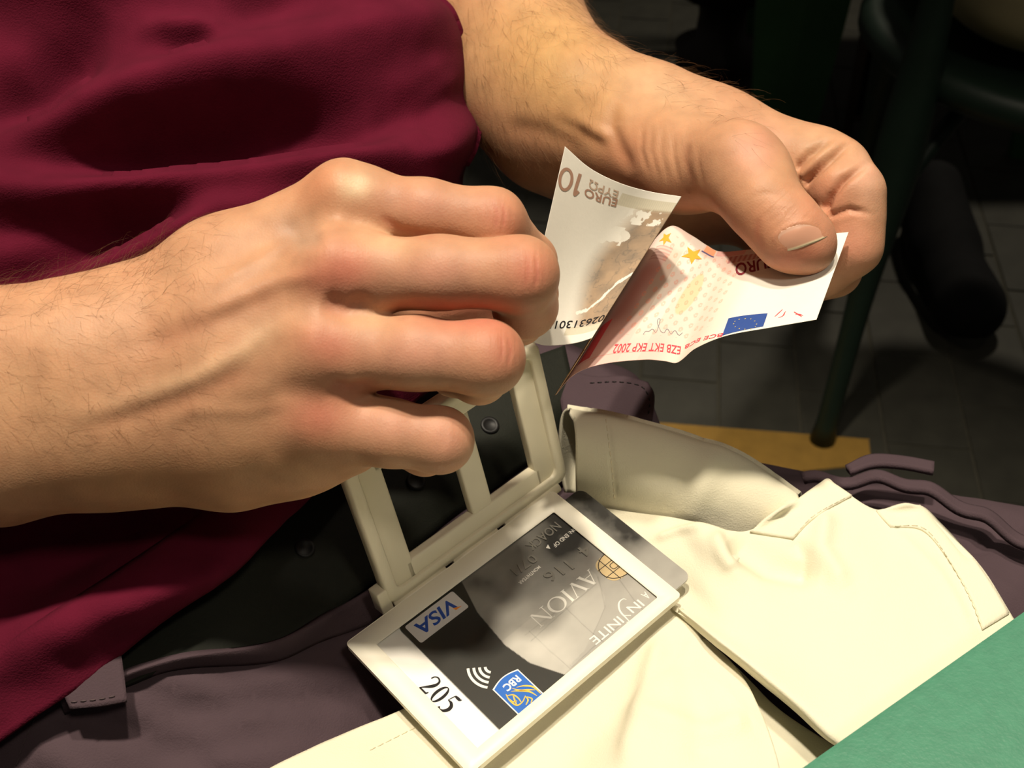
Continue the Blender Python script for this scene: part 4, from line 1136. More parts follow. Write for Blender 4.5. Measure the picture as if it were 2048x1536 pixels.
# upright half
TH = math.radians(76)
BD = -math.cos(TH) * HV + math.sin(TH) * HN; BE = math.sin(TH) * HV + math.cos(TH) * HN
BO = HT + HV * (-0.0028) + HN * (-0.003)
def BW(p): p = np.asarray(p, float); return BO + p[..., 0:1] * HU + p[..., 1:2] * BD + p[..., 2:3] * BE
X0, X1, Y1 = -0.0095, 0.0735, 0.0620
bl = [(X0, X0 + 0.0130, 0.0005, Y1), (X1 - 0.0135, X1, 0.0005, Y1), (0.0235, 0.0325, 0.0110, Y1 - .010), (X0, X1, 0.0005, 0.0118), (X0, X1, Y1 - 0.0105, Y1)]
names = ('side_bar', 'side_bar', 'middle_bar', 'bottom_bar', 'top_bar')
for nm, (a, b, c, d) in zip(names, bl):
    z1 = 0.0 if nm != 'middle_bar' else -0.0002
    if nm in ('bottom_bar', 'top_bar'): a, b = a + 0.0105, b - 0.0105
    V, Fc = lbox(a, b, c, d, -0.0040, z1, 0.0008)
    o = mesh_np(nm, BW(V), Fc, M['aged_plastic'], holder); edges_sharp(o, 60)
V, Fc = ring_prism(rrect(X0, 0.0005, X1, Y1, .004, 6), rrect(X0 + .0045, 0.005, X1 - .0045, Y1 - .0045, .003, 6), -0.0040, 0.0016, .0007)
mesh_np('rim', BW(V), Fc, M['aged_plastic'], holder)
V, Fc = lbox(X1 - 0.001, X1 + 0.0035, -0.0010, 0.0085, -0.0045, 0.0012, 0.0006); mesh_np('hinge_lug', BW(V), Fc, M['aged_plastic'], holder)
for a, b in ((-0.004, 0.022), (0.026, 0.046), (0.050, 0.072)):
    V, Fc = tube_mesh([LW(np.array([x, -0.0016, -0.0030])) for x in np.linspace(a, b, 4)], 0.0019, 12); mesh_np('hinge_knuckle', V, Fc, M['aged_plastic'], holder)

# paper slip with the number
M['paper'] = mat_simple('white_paper', (0.83, 0.81, 0.76), 0.8, 0.2, var=0.02, scale=200)
M['ink'] = flat('black_ink', (0.012, 0.011, 0.012), 0.7, 0.2)
slip = thing('number_slip', 'white paper slip printed 205 inside the card holder, beside the bank card', 'paper slip', tuple(LW(np.array([0.084, 0.033, -0.0020]))))
V, Fc = lbox(0.066, 0.0886, 0.0052, 0.0600, -0.00208, -0.00200, 0); mesh_np('paper', LW(V), Fc, M['paper'], slip, False)

STW = 1.0
def stroke(pts, wid, n=40, closed=False):
    """flat pen stroke with varying width (2D)"""
    c = catmull([(*p, 0) for p in pts], n)[:, :2] if len(pts) > 2 else np.linspace(pts[0], pts[1], n)
    w = np.interp(np.linspace(0, 1, n), np.linspace(0, 1, len(wid)), wid) / 2 * STW
    t = np.gradient(c, axis=0); t /= np.linalg.norm(t, axis=1)[:, None] + 1e-9; nn = np.stack([-t[:, 1], t[:, 0]], 1)
    V = np.concatenate([c + nn * w[:, None], c - nn * w[:, None]])
    return V, [[i, i + 1, n + i + 1, n + i] for i in range(n - 1)]
def ell_ring(cx, cy, ax, ay, bx, by, n=40):
    t = np.linspace(0, 2 * math.pi, n, endpoint=False)
    V = np.concatenate([np.stack([cx + ax * np.cos(t), cy + ay * np.sin(t)], 1), np.stack([cx + bx * np.cos(t), cy + by * np.sin(t)], 1)])
    return V, [[k, (k + 1) % n, n + (k + 1) % n, n + k] for k in range(n)]
def put(name, parts, fn, mat, parent):
    V, Fc = join([(np.asarray(v), f) for v, f in parts]); return mesh_np(name, fn(V), Fc, mat, parent, False)
# figures 2 0 5 drawn as serif numerals, cap height 1
STW = 1.35
two = [stroke([(.04, .74), (.10, .92), (.26, 1.0), (.44, .92), (.48, .74), (.40, .52), (.22, .28), (.03, .03)], [.05, .05, .06, .09, .13, .11, .06, .03]), stroke([(.03, .035), (.25, .035), (.46, .045), (.53, .18)], [.07, .09, .10, .03])]
zero = [ell_ring(.30, .5, .28, .52, .13, .465)]
five = [stroke([(.16, .97), (.32, .975), (.47, .99), (.53, 1.06)], [.06, .11, .11, .02]), stroke([(.17, .97), (.13, .80), (.09, .60)], [.04, .04, .03]), stroke([(.09, .60), (.28, .60), (.44, .48), (.47, .28), (.36, .08), (.16, .0), (.04, .07)], [.03, .10, .13, .14, .11, .06, .09])]
p2 = LPX(837, 1375, -.002)
NS = 0.0068; STW = 1.0
for k, (g, adv) in enumerate(((two, 0), (zero, .68), (five, 1.38))):
    q2 = LPX(838, 1372, -.002) if False else p2
    put('numeral', [(np.asarray(v) + [adv, 0], f) for v, f in g], lambda V: LW(np.stack([q2[0] - V[:, 1] * NS, q2[1] + V[:, 0] * NS, np.full(len(V), -0.00193)], 1)), M['ink'], slip)

# ================================================================== BANK CARD
CX0, CY0, CL, CH = -0.0086, 0.0058, 0.0858, 0.0540
ZC = -0.0012
card = thing('bank_card', 'grey and black payment card sliding out of the card holder', 'bank card', tuple(LW(np.array([CX0 + CL / 2, CY0 + CH / 2, ZC]))))
nx, ny = 300, 190
gx, gy = np.meshgrid(np.linspace(0, CL, nx), np.linspace(0, CH, ny))
r = 0.0031
for cx, sx in ((r, -1), (CL - r, 1)):
    for cy, sy in ((r, -1), (CH - r, 1)):
        m_ = ((gx - cx) * sx > 0) & ((gy - cy) * sy > 0); dd = np.hypot(gx - cx, gy - cy); k_ = np.where(m_ & (dd > r), r / np.maximum(dd, 1e-9), 1)
        gx = np.where(m_, cx + (gx - cx) * k_, gx); gy = np.where(m_, cy + (gy - cy) * k_, gy)
lx, ly = gx + CX0, gy + CY0
mm_x, mm_y = lx * 1e3, ly * 1e3
def lpm(pts): return [tuple(LPX(*p) * 1e3) for p in pts]
cl = fbm(mm_x / 16, mm_y / 11, 5, 31)
tone = 0.16 + 0.20 * ss(12, 50, mm_y + 0.42 * mm_x - 10) + 0.20 * (cl - .5)
def blot(pts, w, k):
    d, t = polydist(mm_x, mm_y, lpm(pts)); return k * np.exp(-(d / w) ** 2) * (0.6 + 0.8 * fbm(mm_x / 3, mm_y / 3, 3, 12))
tone -= blot([(1110, 1035), (1150, 1062)], 5.0, .20) + blot([(1096, 1075), (1120, 1105), (1140, 1092)], 3.2, .15) + blot([(945, 1165), (975, 1168), (1000, 1190)], 3.4, .14)
tone -= blot([(1140, 975), (1215, 1030), (1268, 1070)], 6.0, .15)
tone += blot([(1075, 1290), (1120, 1320), (1000, 1190)], 6.0, .09)
land = fbm(mm_x / 9, mm_y / 9, 5, 44); coast_d, _ = polydist(mm_x, mm_y, lpm([(1195, 1150), (1205, 1190), (1210, 1215), (1195, 1250), (1170, 1300), (1140, 1330)]))
coast = lpm([(1195, 1150), (1205, 1190), (1210, 1215), (1195, 1250), (1170, 1300), (1140, 1330)])
cxs = np.interp(mm_y, [c[1] for c in coast], [c[0] for c in coast]) if coast[0][1] < coast[-1][1] else np.interp(mm_y, [c[1] for c in coast][::-1], [c[0] for c in coast][::-1])
isl = (mm_x - cxs + 3.2 * (land - .5) > 0) & (mm_y > lpm([(1170, 1150)])[0][1])
tone += np.where(isl, 0.05, 0.0)
for pts in ([(1062, 1282), (1130, 1220), (1192, 1168)], [(1128, 1350), (1185, 1296), (1240, 1250)], [(1128, 1212), (1175, 1258), (1240, 1312)], [(1238, 1158), (1268, 1200), (1300, 1236)], [(1058, 1262), (1100, 1302), (1150, 1345)], [(1050, 1270), (1110, 1225)]):
    d, t = polydist(mm_x, mm_y, lpm(pts)); tone -= 0.10 * np.exp(-(d / 0.16) ** 2)
tone -= 0.06 * np.exp(-((mm_x - cxs) / 0.3) ** 2) * (mm_y > 38) * (mm_y < 58)
tone = np.clip(tone, 0.025, 0.5)
curve = sorted([(c[1], c[0]) for c in lpm([(905, 1140), (925, 1166), (955, 1225), (1010, 1290), (1060, 1326), (1132, 1350), (1175, 1365)])])
cv = np.interp(mm_y, [c[0] for c in curve], [c[1] for c in curve])
blk = ss(-0.12, 0.12, mm_x - cv)
col = tone[..., None] * np.array([1.0, .96, .86]) * (1 - blk[..., None]) + np.array([.020, .020, .016]) * blk[..., None]
V = np.concatenate([np.stack([lx, ly, np.full_like(lx, ZC + .0000)], -1).reshape(-1, 3), np.stack([lx, ly, np.full_like(lx, ZC - .00076)], -1).reshape(-1, 3)])
f1 = grid_faces(ny, nx); o_ = nx * ny
ring = np.concatenate([np.arange(nx), np.arange(1, ny) * nx + nx - 1, (ny - 1) * nx + np.arange(nx - 2, -1, -1), np.arange(ny - 2, 0, -1) * nx]); r2 = np.roll(ring, -1)
Fc = np.concatenate([f1, f1[:, ::-1] + o_, np.stack([r2, ring, ring + o_, r2 + o_], 1)])
M['card'] = mat_attr('printed_card', 0.32, 0.45)
o = mesh_np('card_body', LW(V), Fc, M['card'], card, True, np.concatenate([col.reshape(-1, 3), np.full((o_, 3), .5)])); edges_sharp(o, 40)

def text2d(body, bold=0.0, shear=0.0, space=1.0, res=3):
    cu_ = bpy.data.curves.new('t', 'FONT'); cu_.body = body; cu_.size = 1.0; cu_.offset = bold; cu_.shear = shear; cu_.space_character = space; cu_.resolution_u = res
    ob = bpy.data.objects.new('t', cu_); sc.collection.objects.link(ob)
    dg = bpy.context.evaluated_depsgraph_get(); me = bpy.data.meshes.new_from_object(ob.evaluated_get(dg))
    V = np.array([v.co[:2] for v in me.vertices]); Fc = [list(p.vertices) for p in me.polygons]
    bpy.data.objects.remove(ob); bpy.data.curves.remove(cu_); bpy.data.meshes.remove(me)
    return V / 0.70, Fc       # cap height about 1
def card_fn(origin, size, z=0.0, wide=1.0):
    o2 = LPX(*origin); 
    return lambda V: LW(np.stack([o2[0] + V[:, 0] * size * wide, o2[1] + V[:, 1] * size, np.full(len(V), ZC + 0.00005 + z)], 1))
def put3(name, V, Fc, fn, depth, mat, parent):
    """raised (embossed) lettering"""
    A = fn(V); B = A - HN * depth
    n = len(V); F2 = list(Fc) + [[i + n for i in f][::-1] for f in Fc]
    from collections import Counter
    ec = Counter()
    for f in Fc:
        for a, b in zip(f, f[1:] + f[:1]): ec[(a, b)] += 1
    for (a, b), c_ in list(ec.items()):
        if (b, a) not in ec: F2.append([b, a, a + n, b + n])
    return mesh_np(name, np.concatenate([A, B]), F2, mat, parent, False)
M['silver'] = mat_simple('silver_print', (0.74, 0.72, 0.66), 0.35, 0.5, var=0.04, scale=300)
M['emboss'] = mat_simple('embossed_grey', (0.20, 0.19, 0.165), 0.25, 0.6, var=0.1, scale=300)
M['white_print'] = flat('white_print', (0.78, 0.76, 0.70), 0.4)
M['visa_white'] = flat('label_white', (0.66, 0.64, 0.62), 0.4)
M['visa_blue'] = flat('royal_blue_print', (0.012, 0.065, 0.36), 0.4)
M['shield_blue'] = flat('shield_blue_print', (0.012, 0.12, 0.47), 0.4)
M['orange'] = flat('orange_print', (0.85, 0.28, 0.03), 0.4)
M['gold_print'] = flat('yellow_print', (0.78, 0.48, 0.06), 0.4)
M['chip'] = mat_simple('gold_chip', (0.50, 0.38, 0.20), 0.35, 0.6, var=0.08, scale=200)
def rect2(x0, y0, x1, y1, r=0.0006):
    p = rrect(x0, y0, x1, y1, r, 4); return p, [list(range(len(p)))]
def LZ(V, z=0.0): return LW(np.concatenate([V, np.full((len(V), 1), ZC + z)], 1))
# white label with the blue wordmark
c4 = [LPX(*p) for p in ((905, 1182), (938, 1213), (843, 1287), (808, 1254))]
vx0, vx1 = (c4[0][0] + c4[1][0]) / 2, (c4[2][0] + c4[3][0]) / 2; vy0, vy1 = (c4[0][1] + c4[3][1]) / 2, (c4[1][1] + c4[2][1]) / 2
p, f = rect2(vx0, vy0, vx1, vy1, .0008); lab = mesh_np('wordmark_label', LZ(p, .00004), f, M['visa_white'], card, False)
V, f = text2d('VISA', .022, .20); V[:, 0] -= V[:, 0].min(); V[:, 0] /= V[:, 0].max()
lw_, lh_ = (vx1 - vx0), (vy1 - vy0)
mesh_np('wordmark', LZ(np.stack([vx0 + lw_ * (.13 + .75 * V[:, 0]), vy0 + lh_ * (.21 + .56 * V[:, 1])], 1), .00010), f, M['visa_blue'], lab, False)
tri = np.array([(.075, .78), (.20, .78), (.215, .62), (.15, .70)]); mesh_np('wordmark_tip', LZ(np.stack([vx0 + lw_ * tri[:, 0], vy0 + lh_ * tri[:, 1]], 1), .00012), [[0, 1, 2, 3]], M['orange'], lab, False)
# blue shield with lettering and a stylised lion
c4 = [LPX(*p) for p in ((1031, 1342), (988, 1383), (1088, 1386), (1041, 1427))]
bx0, bx1 = min(c[0] for c in c4[0::2]) , max(c[0] for c in c4[1::2]); by0 = np.mean([LPX(1085, 1388)[1], LPX(1041, 1427)[1]]); by1 = None
sx0, sx1 = (c4[0][0] + c4[2][0]) / 2, (c4[1][0] + c4[3][0]) / 2
stop = (c4[0][1] + c4[1][1]) / 2; sbot = min(WY1 + .001, (c4[2][1] + c4[3][1]) / 2 + .002)
# the card's top edge lies at larger y: the shield's lettering is nearest the card's middle, so draw it upright for that reading
def shield(g):
    w = sx1 - sx0; top_ = np.array([(sx0 - g + (w + 2 * g) * t, stop - g - 0.0012 * math.sin(math.pi * t)) for t in np.linspace(0, 1, 14)])
    return np.concatenate([top_, [(sx1 + g, sbot), (sx0 - g, sbot)]])
p = shield(.0004); emb = mesh_np('emblem_border', LZ(p, .00004), [list(range(len(p)))], M['white_print'], card, False)
p = shield(0); mesh_np('emblem_field', LZ(p, .00008), [list(range(len(p)))], M['shield_blue'], emb, False)
V, f = text2d('RBC', .03, 0.0, 1.02); V[:, 0] -= V[:, 0].min(); V[:, 0] /= V[:, 0].max()
sw = sx1 - sx0
mesh_np('emblem_letters', LZ(np.stack([sx0 + sw * (.14 + .60 * V[:, 0]), stop + .0009 + .0026 * V[:, 1]], 1), .00012), f, M['white_print'], emb, False)
def EP(pts): return [tuple(LPX(*q)) for q in pts]
swo = [stroke(EP(q), [.0001, .0006, .0006, .0002], 24) for q in ([(1033, 1375), (1048, 1372), (1066, 1374), (1082, 1388)], [(1022, 1383), (1042, 1382), (1060, 1384), (1074, 1392)], [(1024, 1377), (1040, 1381), (1056, 1380), (1070, 1380)])]
swo += [stroke(EP(q), [.0003, .0005, .0003], 20) for q in ([(1012, 1389), (1020, 1402), (1034, 1411), (1045, 1404), (1050, 1394)], [(1014, 1392), (1026, 1390), (1036, 1396), (1042, 1404)], [(1018, 1398), (1026, 1404), (1034, 1402)], [(1026, 1390), (1030, 1402), (1034, 1411)], [(1050, 1392), (1056, 1400), (1052, 1410)], [(1054, 1394), (1064, 1398), (1062, 1406)])]
put('emblem_lion', swo, lambda V: LZ(V, .00013), M['gold_print'], emb)
# contactless mark: four arcs opening toward the top of the card
o2 = LPX(968, 1326); arcs = []
ctr = np.array(LPX(984, 1333))
for k in range(4):
    rr = .0022 + .00185 * k
    a0 = [tuple(ctr + rr * np.array([math.cos(t), math.sin(t)])) for t in np.linspace(math.radians(-38), math.radians(38), 9)]
    arcs.append(stroke(a0, [.0009, .0009], 24))
put('contactless_mark', arcs, lambda V: LZ(V, .00006), M['white_print'], card)
# lettering
SER = {}
def serif_word():
    parts = []
    A = [(.02, 0, .33, 1, .05), (.33, 1, .66, 0, .14)]
    def quad(x0, y0, x1, y1, w): return (np.array([(x0 - w / 2, y0), (x0 + w / 2, y0), (x1 + w / 2, y1), (x1 - w / 2, y1)]), [[0, 1, 2, 3]])
    def bar2(x0, x1, y, h): return (np.array([(x0, y), (x1, y), (x1, y + h), (x0, y + h)]), [[0, 1, 2, 3]])
    x = 0.0
    def add(ps, off): 
        for v, f in ps: parts.append((v + [off, 0], f))
    add([quad(.03, 0, .36, 1, .05), quad(.36, 1, .70, 0, .15), bar2(.14, .55, .33, .05), bar2(-.06, .12, 0, .035), bar2(.58, .84, 0, .035)], x); x += .80
    add([quad(.06, 1, .40, 0, .15), quad(.40, 0, .72, 1, .05), bar2(-.06, .20, .965, .035), bar2(.62, .82, .965, .035)], x); x += .88
    add([quad(.10, 0, .10, 1, .14), bar2(-.03, .23, 0, .035), bar2(-.03, .23, .965, .035)], x); x += .32
    add([ell_ring(.48, .5, .48, .52, .34, .46)], x); x += 1.06
    add([quad(.07, 0, .07, 1, .05), quad(.09, 1, .74, 0, .15), quad(.76, 0, .76, 1, .05), bar2(-.05, .19, 0, .035), bar2(.65, .87, .965, .035), bar2(-.07, .12, .965, .035)], x); x += .9
    return parts, x
parts, wtot = serif_word()
a_, b_ = LPX(1176, 1138), LPX(1057, 1236)
base_y = (a_[1] + b_[1]) / 2; ln = b_[0] - a_[0]
Vw, Fw = join(parts)
hcap = LPX(1191, 1180)[1] - LPX(1160, 1148)[1]
mesh_np('title_lettering', LZ(np.stack([a_[0] + Vw[:, 0] / wtot * ln, base_y + Vw[:, 1] * 0.0058], 1), .00007), Fw, M['silver'], card, False)
def word(name, body, p0, p1, h, mat, bold=0.0, z=.00006, emb_=0, shear=0.0):
    a, b = LPX(*p0), LPX(*p1)
    V, f = text2d(body, bold, shear); V[:, 0] -= V[:, 0].min(); V[:, 0] /= max(V[:, 0].max(), 1e-6)
    d = np.array(b) - a; L = np.linalg.norm(d); 
    Q = np.stack([a[0] + V[:, 0] * d[0], a[1] + V[:, 0] * d[1] + V[:, 1] * h], 1)
    if emb_: return put3(name, Q, f, lambda X: LZ(X, z + emb_), emb_, mat, card)
    return mesh_np(name, LZ(Q, z), f, mat, card, False)
word('small_lettering', 'ION: END OF', (1151, 1052), (1105, 1090), .0016, M['white_print'], .012)
tri = EP([(1096, 1089), (1101, 1098), (1092, 1096)]); mesh_np('arrow_print', LZ(np.array(tri), .00006), [[0, 1, 2]], M['white_print'], card, False)
word('embossed_lettering', 'I  NOACK', (1123, 1034), (1050, 1092), .0036, M['emboss'], .006, emb_=.00035)
word('embossed_lettering', '07/1', (1064, 1109), (1020, 1140), .0036, M['emboss'], .006, emb_=.00035)
word('small_lettering', 'MONTH/YEAR', (1077, 1131), (1036, 1165), .0013, M['silver'], .01)
word('embossed_lettering', '14', (1183, 1083), (1152, 1100), .0046, M['emboss'], .008, emb_=.00042)
word('embossed_lettering', '116', (1131, 1122), (1083, 1150), .0046, M['emboss'], .008, emb_=.00042)
word('title_lettering', 'IN', (1276, 1199), (1252, 1215), .0033, M['silver'], .008)
fs_ = [stroke(EP([(1253, 1199), (1246, 1198), (1238, 1206), (1240, 1222), (1254, 1238), (1258, 1243), (1252, 1245)]), [.0002, .0006, .0006, .0002], 34), stroke(EP([(1249, 1231), (1262, 1231)]), [.0003, .0003], 6)]
put('title_lettering', fs_, lambda V: LZ(V, .00006), M['silver'], card)
word('title_lettering', 'INITE', (1235, 1232), (1178, 1278), .0033, M['silver'], .008)
word('title_lettering', 'A', (1290, 1183), (1281, 1189), .0030, M['silver'], .006)
# gold contact chip
cc = np.array(LPX(1232, 1128)); p = [(cc[0] + .0062 * math.cos(t), cc[1] + .0052 * math.sin(t)) for t in np.linspace(0, 2 * math.pi, 30, endpoint=False)]
def sq(p_): # squarish oval outline
    out = []
    for t in np.linspace(0, 2 * math.pi, 48, endpoint=False):
        c, s = math.cos(t), math.sin(t); out.append((cc[0] + .0066 * math.copysign(abs(c) ** .6, c), cc[1] + .0056 * math.copysign(abs(s) ** .6, s)))
    return np.array(out)
pp = sq(p); chip = mesh_np('chip', LZ(pp, .00008), [list(range(48))], M['chip'], card, False)
ll = [stroke([(cc[0] - .0066, cc[1] + q), (cc[0] + .0066, cc[1] + q)], [.00028, .00028], 4) for q in (-.0021, .0018)]
ll += [stroke([(cc[0] + q, cc[1] - .0054), (cc[0] + q, cc[1] + .0054)], [.00028, .00028], 4) for q in (-.0030, .0032)] + [stroke([(cc[0] - .002, cc[1] - .001), (cc[0] + .002, cc[1] - .001), (cc[0] + .002, cc[1] + .001), (cc[0] - .002, cc[1] + .001)], [.00028, .00028], 20), ell_ring(cc[0], cc[1], .0067, .0057, .0064, .0054)]
put('chip_lines', ll, lambda V: LZ(V, .00011), M['ink'], chip)

# ================================================================== BANKNOTE
note = thing('banknote', 'folded ten euro banknote held between both hands', 'banknote', tuple(W(1300, 560, .40)))
A_top = [(1130, 293, .374), (1180, 336, .379), (1240, 366, .384), (1300, 383, .390), (1363, 393, .394)]
A_bot = [(1044, 674, .3865), (1084, 690, .388), (1122, 690, .389), (1155, 685, .388), (1184, 676, .387)]
B_top = [(1363, 393, .394), (1330, 440, .412), (1290, 500, .434)]
B_bot = [(1184, 676, .387), (1150, 730, .391), (1110, 791, .397)]
C_top = [(1290, 500, .434), (1341, 452, .4335), (1382, 470, .431), (1413, 490, .428), (1441, 503, .421), (1500, 499, .421), (1519, 497, .421), (1600, 478, .419), (1660, 468, .4125), (1697, 464, .4105)]
C_bot = [(1110, 791, .397), (1147, 750, .396), (1200, 729, .394), (1290, 719, .391), (1330, 722, .3895), (1354, 725, .388), (1390, 697, .388), (1450, 672, .386), (1540, 655, .3865), (1633, 639, .385)]
def cr(l, n): return catmull([P(*q) for q in l], n)
NA, NB, NC, NVV = 170, 60, 300, 260
tA, bA = cr(A_top, NA), cr(A_bot, NA); tB, bB = cr(B_top, NB), cr(B_bot, NB); tC, bC = cr(C_top, NC), cr(C_bot, NC)
top_e = np.concatenate([tA, tB[1:], tC[1:]]); bot_e = np.concatenate([bA, bB[1:], bC[1:]])
vv = np.linspace(0, 1, NVV)[:, None, None]
G = top_e[None] * (1 - vv) + bot_e[None] * vv
# the panel keeps a slight belly between its edges
bel = np.zeros(len(top_e)); bel[:NA] = 0.003 * np.sin(np.linspace(0, math.pi, NA)); 
nuN = len(top_e)
G = G + grid_normals(G) * (-bel[None, :, None] * np.sin(vv * math.pi))
crease = NA + NB + int(NC * .47)
uA = np.linspace(0, 1, NA)[None, :] * np.ones((NVV, 1)); vA = np.linspace(0, 1, NVV)[:, None] * np.ones((1, NA))
paper_c = np.array([.76, .725, .65])
col = np.tile(paper_c, (NVV, nuN, 1))
vN = np.linspace(0, 1, NVV)[:, None] * np.ones((1, nuN))
# panel A: brown print towards the fold
u = uA; v = vA
edge = .74 - .20 * ss(.05, .55, v) - .02 + 0.09 * ss(.55, 1, v)
fade = ss(-.02, .22, u - edge + .05)
body_ = ss(.10, .13, v) * (1 - ss(.87, .90, v)) * fade
texn = fbm(u * 9, v * 14, 5, 60); coast_n = fbm(u * 8, v * 12, 5, 64)
brown = np.array([.27, .165, .085]) * (0.45 + 1.15 * texn[..., None]) * (1 - .45 * np.exp(-((coast_n - .5) / .018) ** 2))[..., None]
coast = fbm(u * 7 + 3, v * 9, 6, 61)
whole = 1 - ss(.0, .02, coast - .40) * 1.0
white_p = np.exp(-(((u - .70) / .10) ** 2 + ((v - .30) / .045) ** 2)) > .45
white_q = (np.abs(u - (.60 + .0 * v)) < .14) & (v > .245) & (v < .36) & (fbm(u * 12, v * 16, 4, 63) + (u - .62) * -1.2 > .40)
w_strip, _ = polydist(u, v, [(.98, .56), (.90, .60), (.82, .70), (.70, .78), (.60, .80)]); ws_ = w_strip + .03 * (fbm(u * 22, v * 22, 4, 65) - .5) < .012
top_sp = (v < .22) & (fbm(u * 26, v * 26, 3, 66) > .60)
inkA = body_.copy(); inkA[white_q | ws_ | top_sp] = 0
inkA *= np.where(white_p, .15, 1)
col[:, :NA] = paper_c * (1 - inkA[..., None] * .85) + brown * inkA[..., None] * .85
fine = ((v < .12) & (v > .05) & (u > .55) | (v > .885) & (v < .94) & (u > .55))
col[:, :NA] = np.where(fine[..., None], col[:, :NA] * (0.80 + .12 * np.sin(u * 400)[..., None] * np.sin(v * 500)[..., None]) * [1, .96, .84], col[:, :NA])
# panel B: brown continues
tb = fbm(np.linspace(0, 3, NB - 1)[None, :] + vN[:, :NB - 1] * 2, vN[:, :NB - 1] * 10, 5, 70)
col[:, NA:NA + NB - 1] = np.array([.42, .27, .14]) * (.7 + .6 * tb[..., None])
# panel C: pink and orange print
c0 = NA + NB - 1; ncol = nuN - c0
u = np.linspace(0, 1, ncol)[None, :] * np.ones((NVV, 1)); v = vN[:, c0:]
cc_ = np.tile(paper_c, (NVV, ncol, 1))
def blend(c, tint, k): return c * (1 - k[..., None]) + np.array(tint) * k[..., None]
cc_ = blend(cc_, (.72, .33, .27), (1 - ss(.52, .60, u - .05 * (v - .5))) * .36)
d_band = np.exp(-((u - .13 - .06 * (1 - v)) / .085) ** 2); cc_ = blend(cc_, (.33, .10, .085), d_band * ss(.12, .35, v) * (1 - ss(.62, .95, v)) * .8)
cc_ = blend(cc_, (.50, .46, .36), (np.abs(u - .235 - .02 * (1 - v)) < .035) * ss(.12, .16, v) * (1 - ss(.55, .75, v)) * .45)
cc_ = blend(cc_, paper_c, (np.abs(u - .30) < .035) * .5)
or_d = ((u - .400 + .045 * (v - .4)) / .040) ** 2 + ((v - .42) / .20) ** 2; cc_ = blend(cc_, (.86, .50, .22), (1 - ss(.8, 1.0, or_d)) * .55)
cc_ = blend(cc_, (.80, .40, .36), ss(.62, .9, v) * (1 - ss(.38, .46, u)) * .5)
cc_ = blend(cc_, (.62, .42, .32), ss(.46, .50, u) * (1 - ss(.57, .66, u - .03 * v)) * .28)
gu, gv = u * 31, v * 11
du, dv = gu - np.floor(gu) - .5, (gv + .5 * (np.floor(gu) % 2)) % 1 - .5
dots = (np.abs(np.hypot(du, dv * 1.1) - .17) < .09) & (u > .20) & (u < .58) & (v > .06) & (v < .80)
cc_ = blend(cc_, (.80, .27, .17), dots * .42)
cc_ = blend(cc_, (.45, .12, .12), ((v > .055) & (v < .125) & (u > .50) & (u < .86)) * (.55 + .3 * np.sin(u * 300)))
cc_ = blend(cc_, (.74, .30, .28), ((v < .05) & (u > .43) & (u < .56)) * .6)
cc_ = blend(cc_, (.62, .045, .055), ((np.abs(u - .105) < .028) & (v > .66) & (v < .92)) * .9)
cc_ = blend(cc_, (.80, .15, .12), ((np.abs(v - .935) < .003) & (u > .10) & (u < .40)) * .6)
cc_ = blend(cc_, (.28, .10, .09), ((np.abs(v - .20) < .05) & (u > .14) & (u < .22)) * .5 * (.6 + .4 * np.sin(v * 260)))
cc_ = blend(cc_, (.86, .35, .16), ((np.abs(v - .03) < .03) & (u > .345) & (u < .42)) * .85)
cc_ = blend(cc_, (.03, .04, .20), ((np.abs(v - .062) < .006) & (u > .335) & (u < .425)) * .9)
col[:, c0:] = cc_
col *= (1 + .03 * (fbm(np.arange(nuN)[None, :] / 5 + 0 * vN, vN * 60, 3, 77)[..., None] - .5))
M['note'] = mat_attr('banknote_paper', 0.75, 0.2, 0.12, 1400, 0.0002)
Vn, Fn = slab(G, 0.00012)
o = mesh_np('note_paper', cam2w(Vn), Fn, M['note'], note, True, np.concatenate([col.reshape(-1, 3)] * 2))
# printing that must stay sharp, laid on the paper
GNn = grid_normals(G)
def on_note(cx_, cy_, lift=0.00012):
    """grid column / row (float) -> camera-frame point just above the paper"""
    cx_ = np.clip(np.asarray(cx_, float), 0, nuN - 1.001); cy_ = np.clip(np.asarray(cy_, float), 0, NVV - 1.001)
    i, j = cx_.astype(int), cy_.astype(int); a, b = (cx_ - i)[:, None], (cy_ - j)[:, None]
    f = lambda A: (A[j, i] * (1 - a) + A[j, i + 1] * a) * (1 - b) + (A[j + 1, i] * (1 - a) + A[j + 1, i + 1] * a) * b
    return f(G) + f(GNn) * lift
Lw = lambda e: np.concatenate([[0], np.cumsum(np.linalg.norm(np.diff(e, axis=0), axis=1))])
GP = np.stack(proj(G), -1)
def npx(px, py, c_lo, c_hi):       # image position -> nearest grid cell of one panel
    d = np.hypot(GP[:, c_lo:c_hi, 0] - px, GP[:, c_lo:c_hi, 1] - py); k = np.unravel_index(np.argmin(d), d.shape)
    return np.array([k[1] + c_lo, k[0]], float)
def note_word(body, p0, p1, p_up, c_lo, c_hi, mat, bold=0.01, name='lettering', shear=0.0, verts=None):
    """text whose baseline runs p0 -> p1 and whose cap line passes p_up (image positions on the paper)"""
    a, b, c = npx(*p0, c_lo, c_hi), npx(*p1, c_lo, c_hi), npx(*p_up, c_lo, c_hi)
    if verts is None:
        V, f = text2d(body, bold, shear)
    else: V, f = verts
    V = V.copy(); V[:, 0] -= V[:, 0].min(); V[:, 0] /= V[:, 0].max()
    q = a[None] + V[:, 0:1] * (b - a)[None] + V[:, 1:2] * (c - a)[None]
    q[:, 0] = np.clip(q[:, 0], c_lo + .01, c_hi - .01)
    return mesh_np(name, cam2w(on_note(q[:, 0], q[:, 1])), f, mat, note, False)
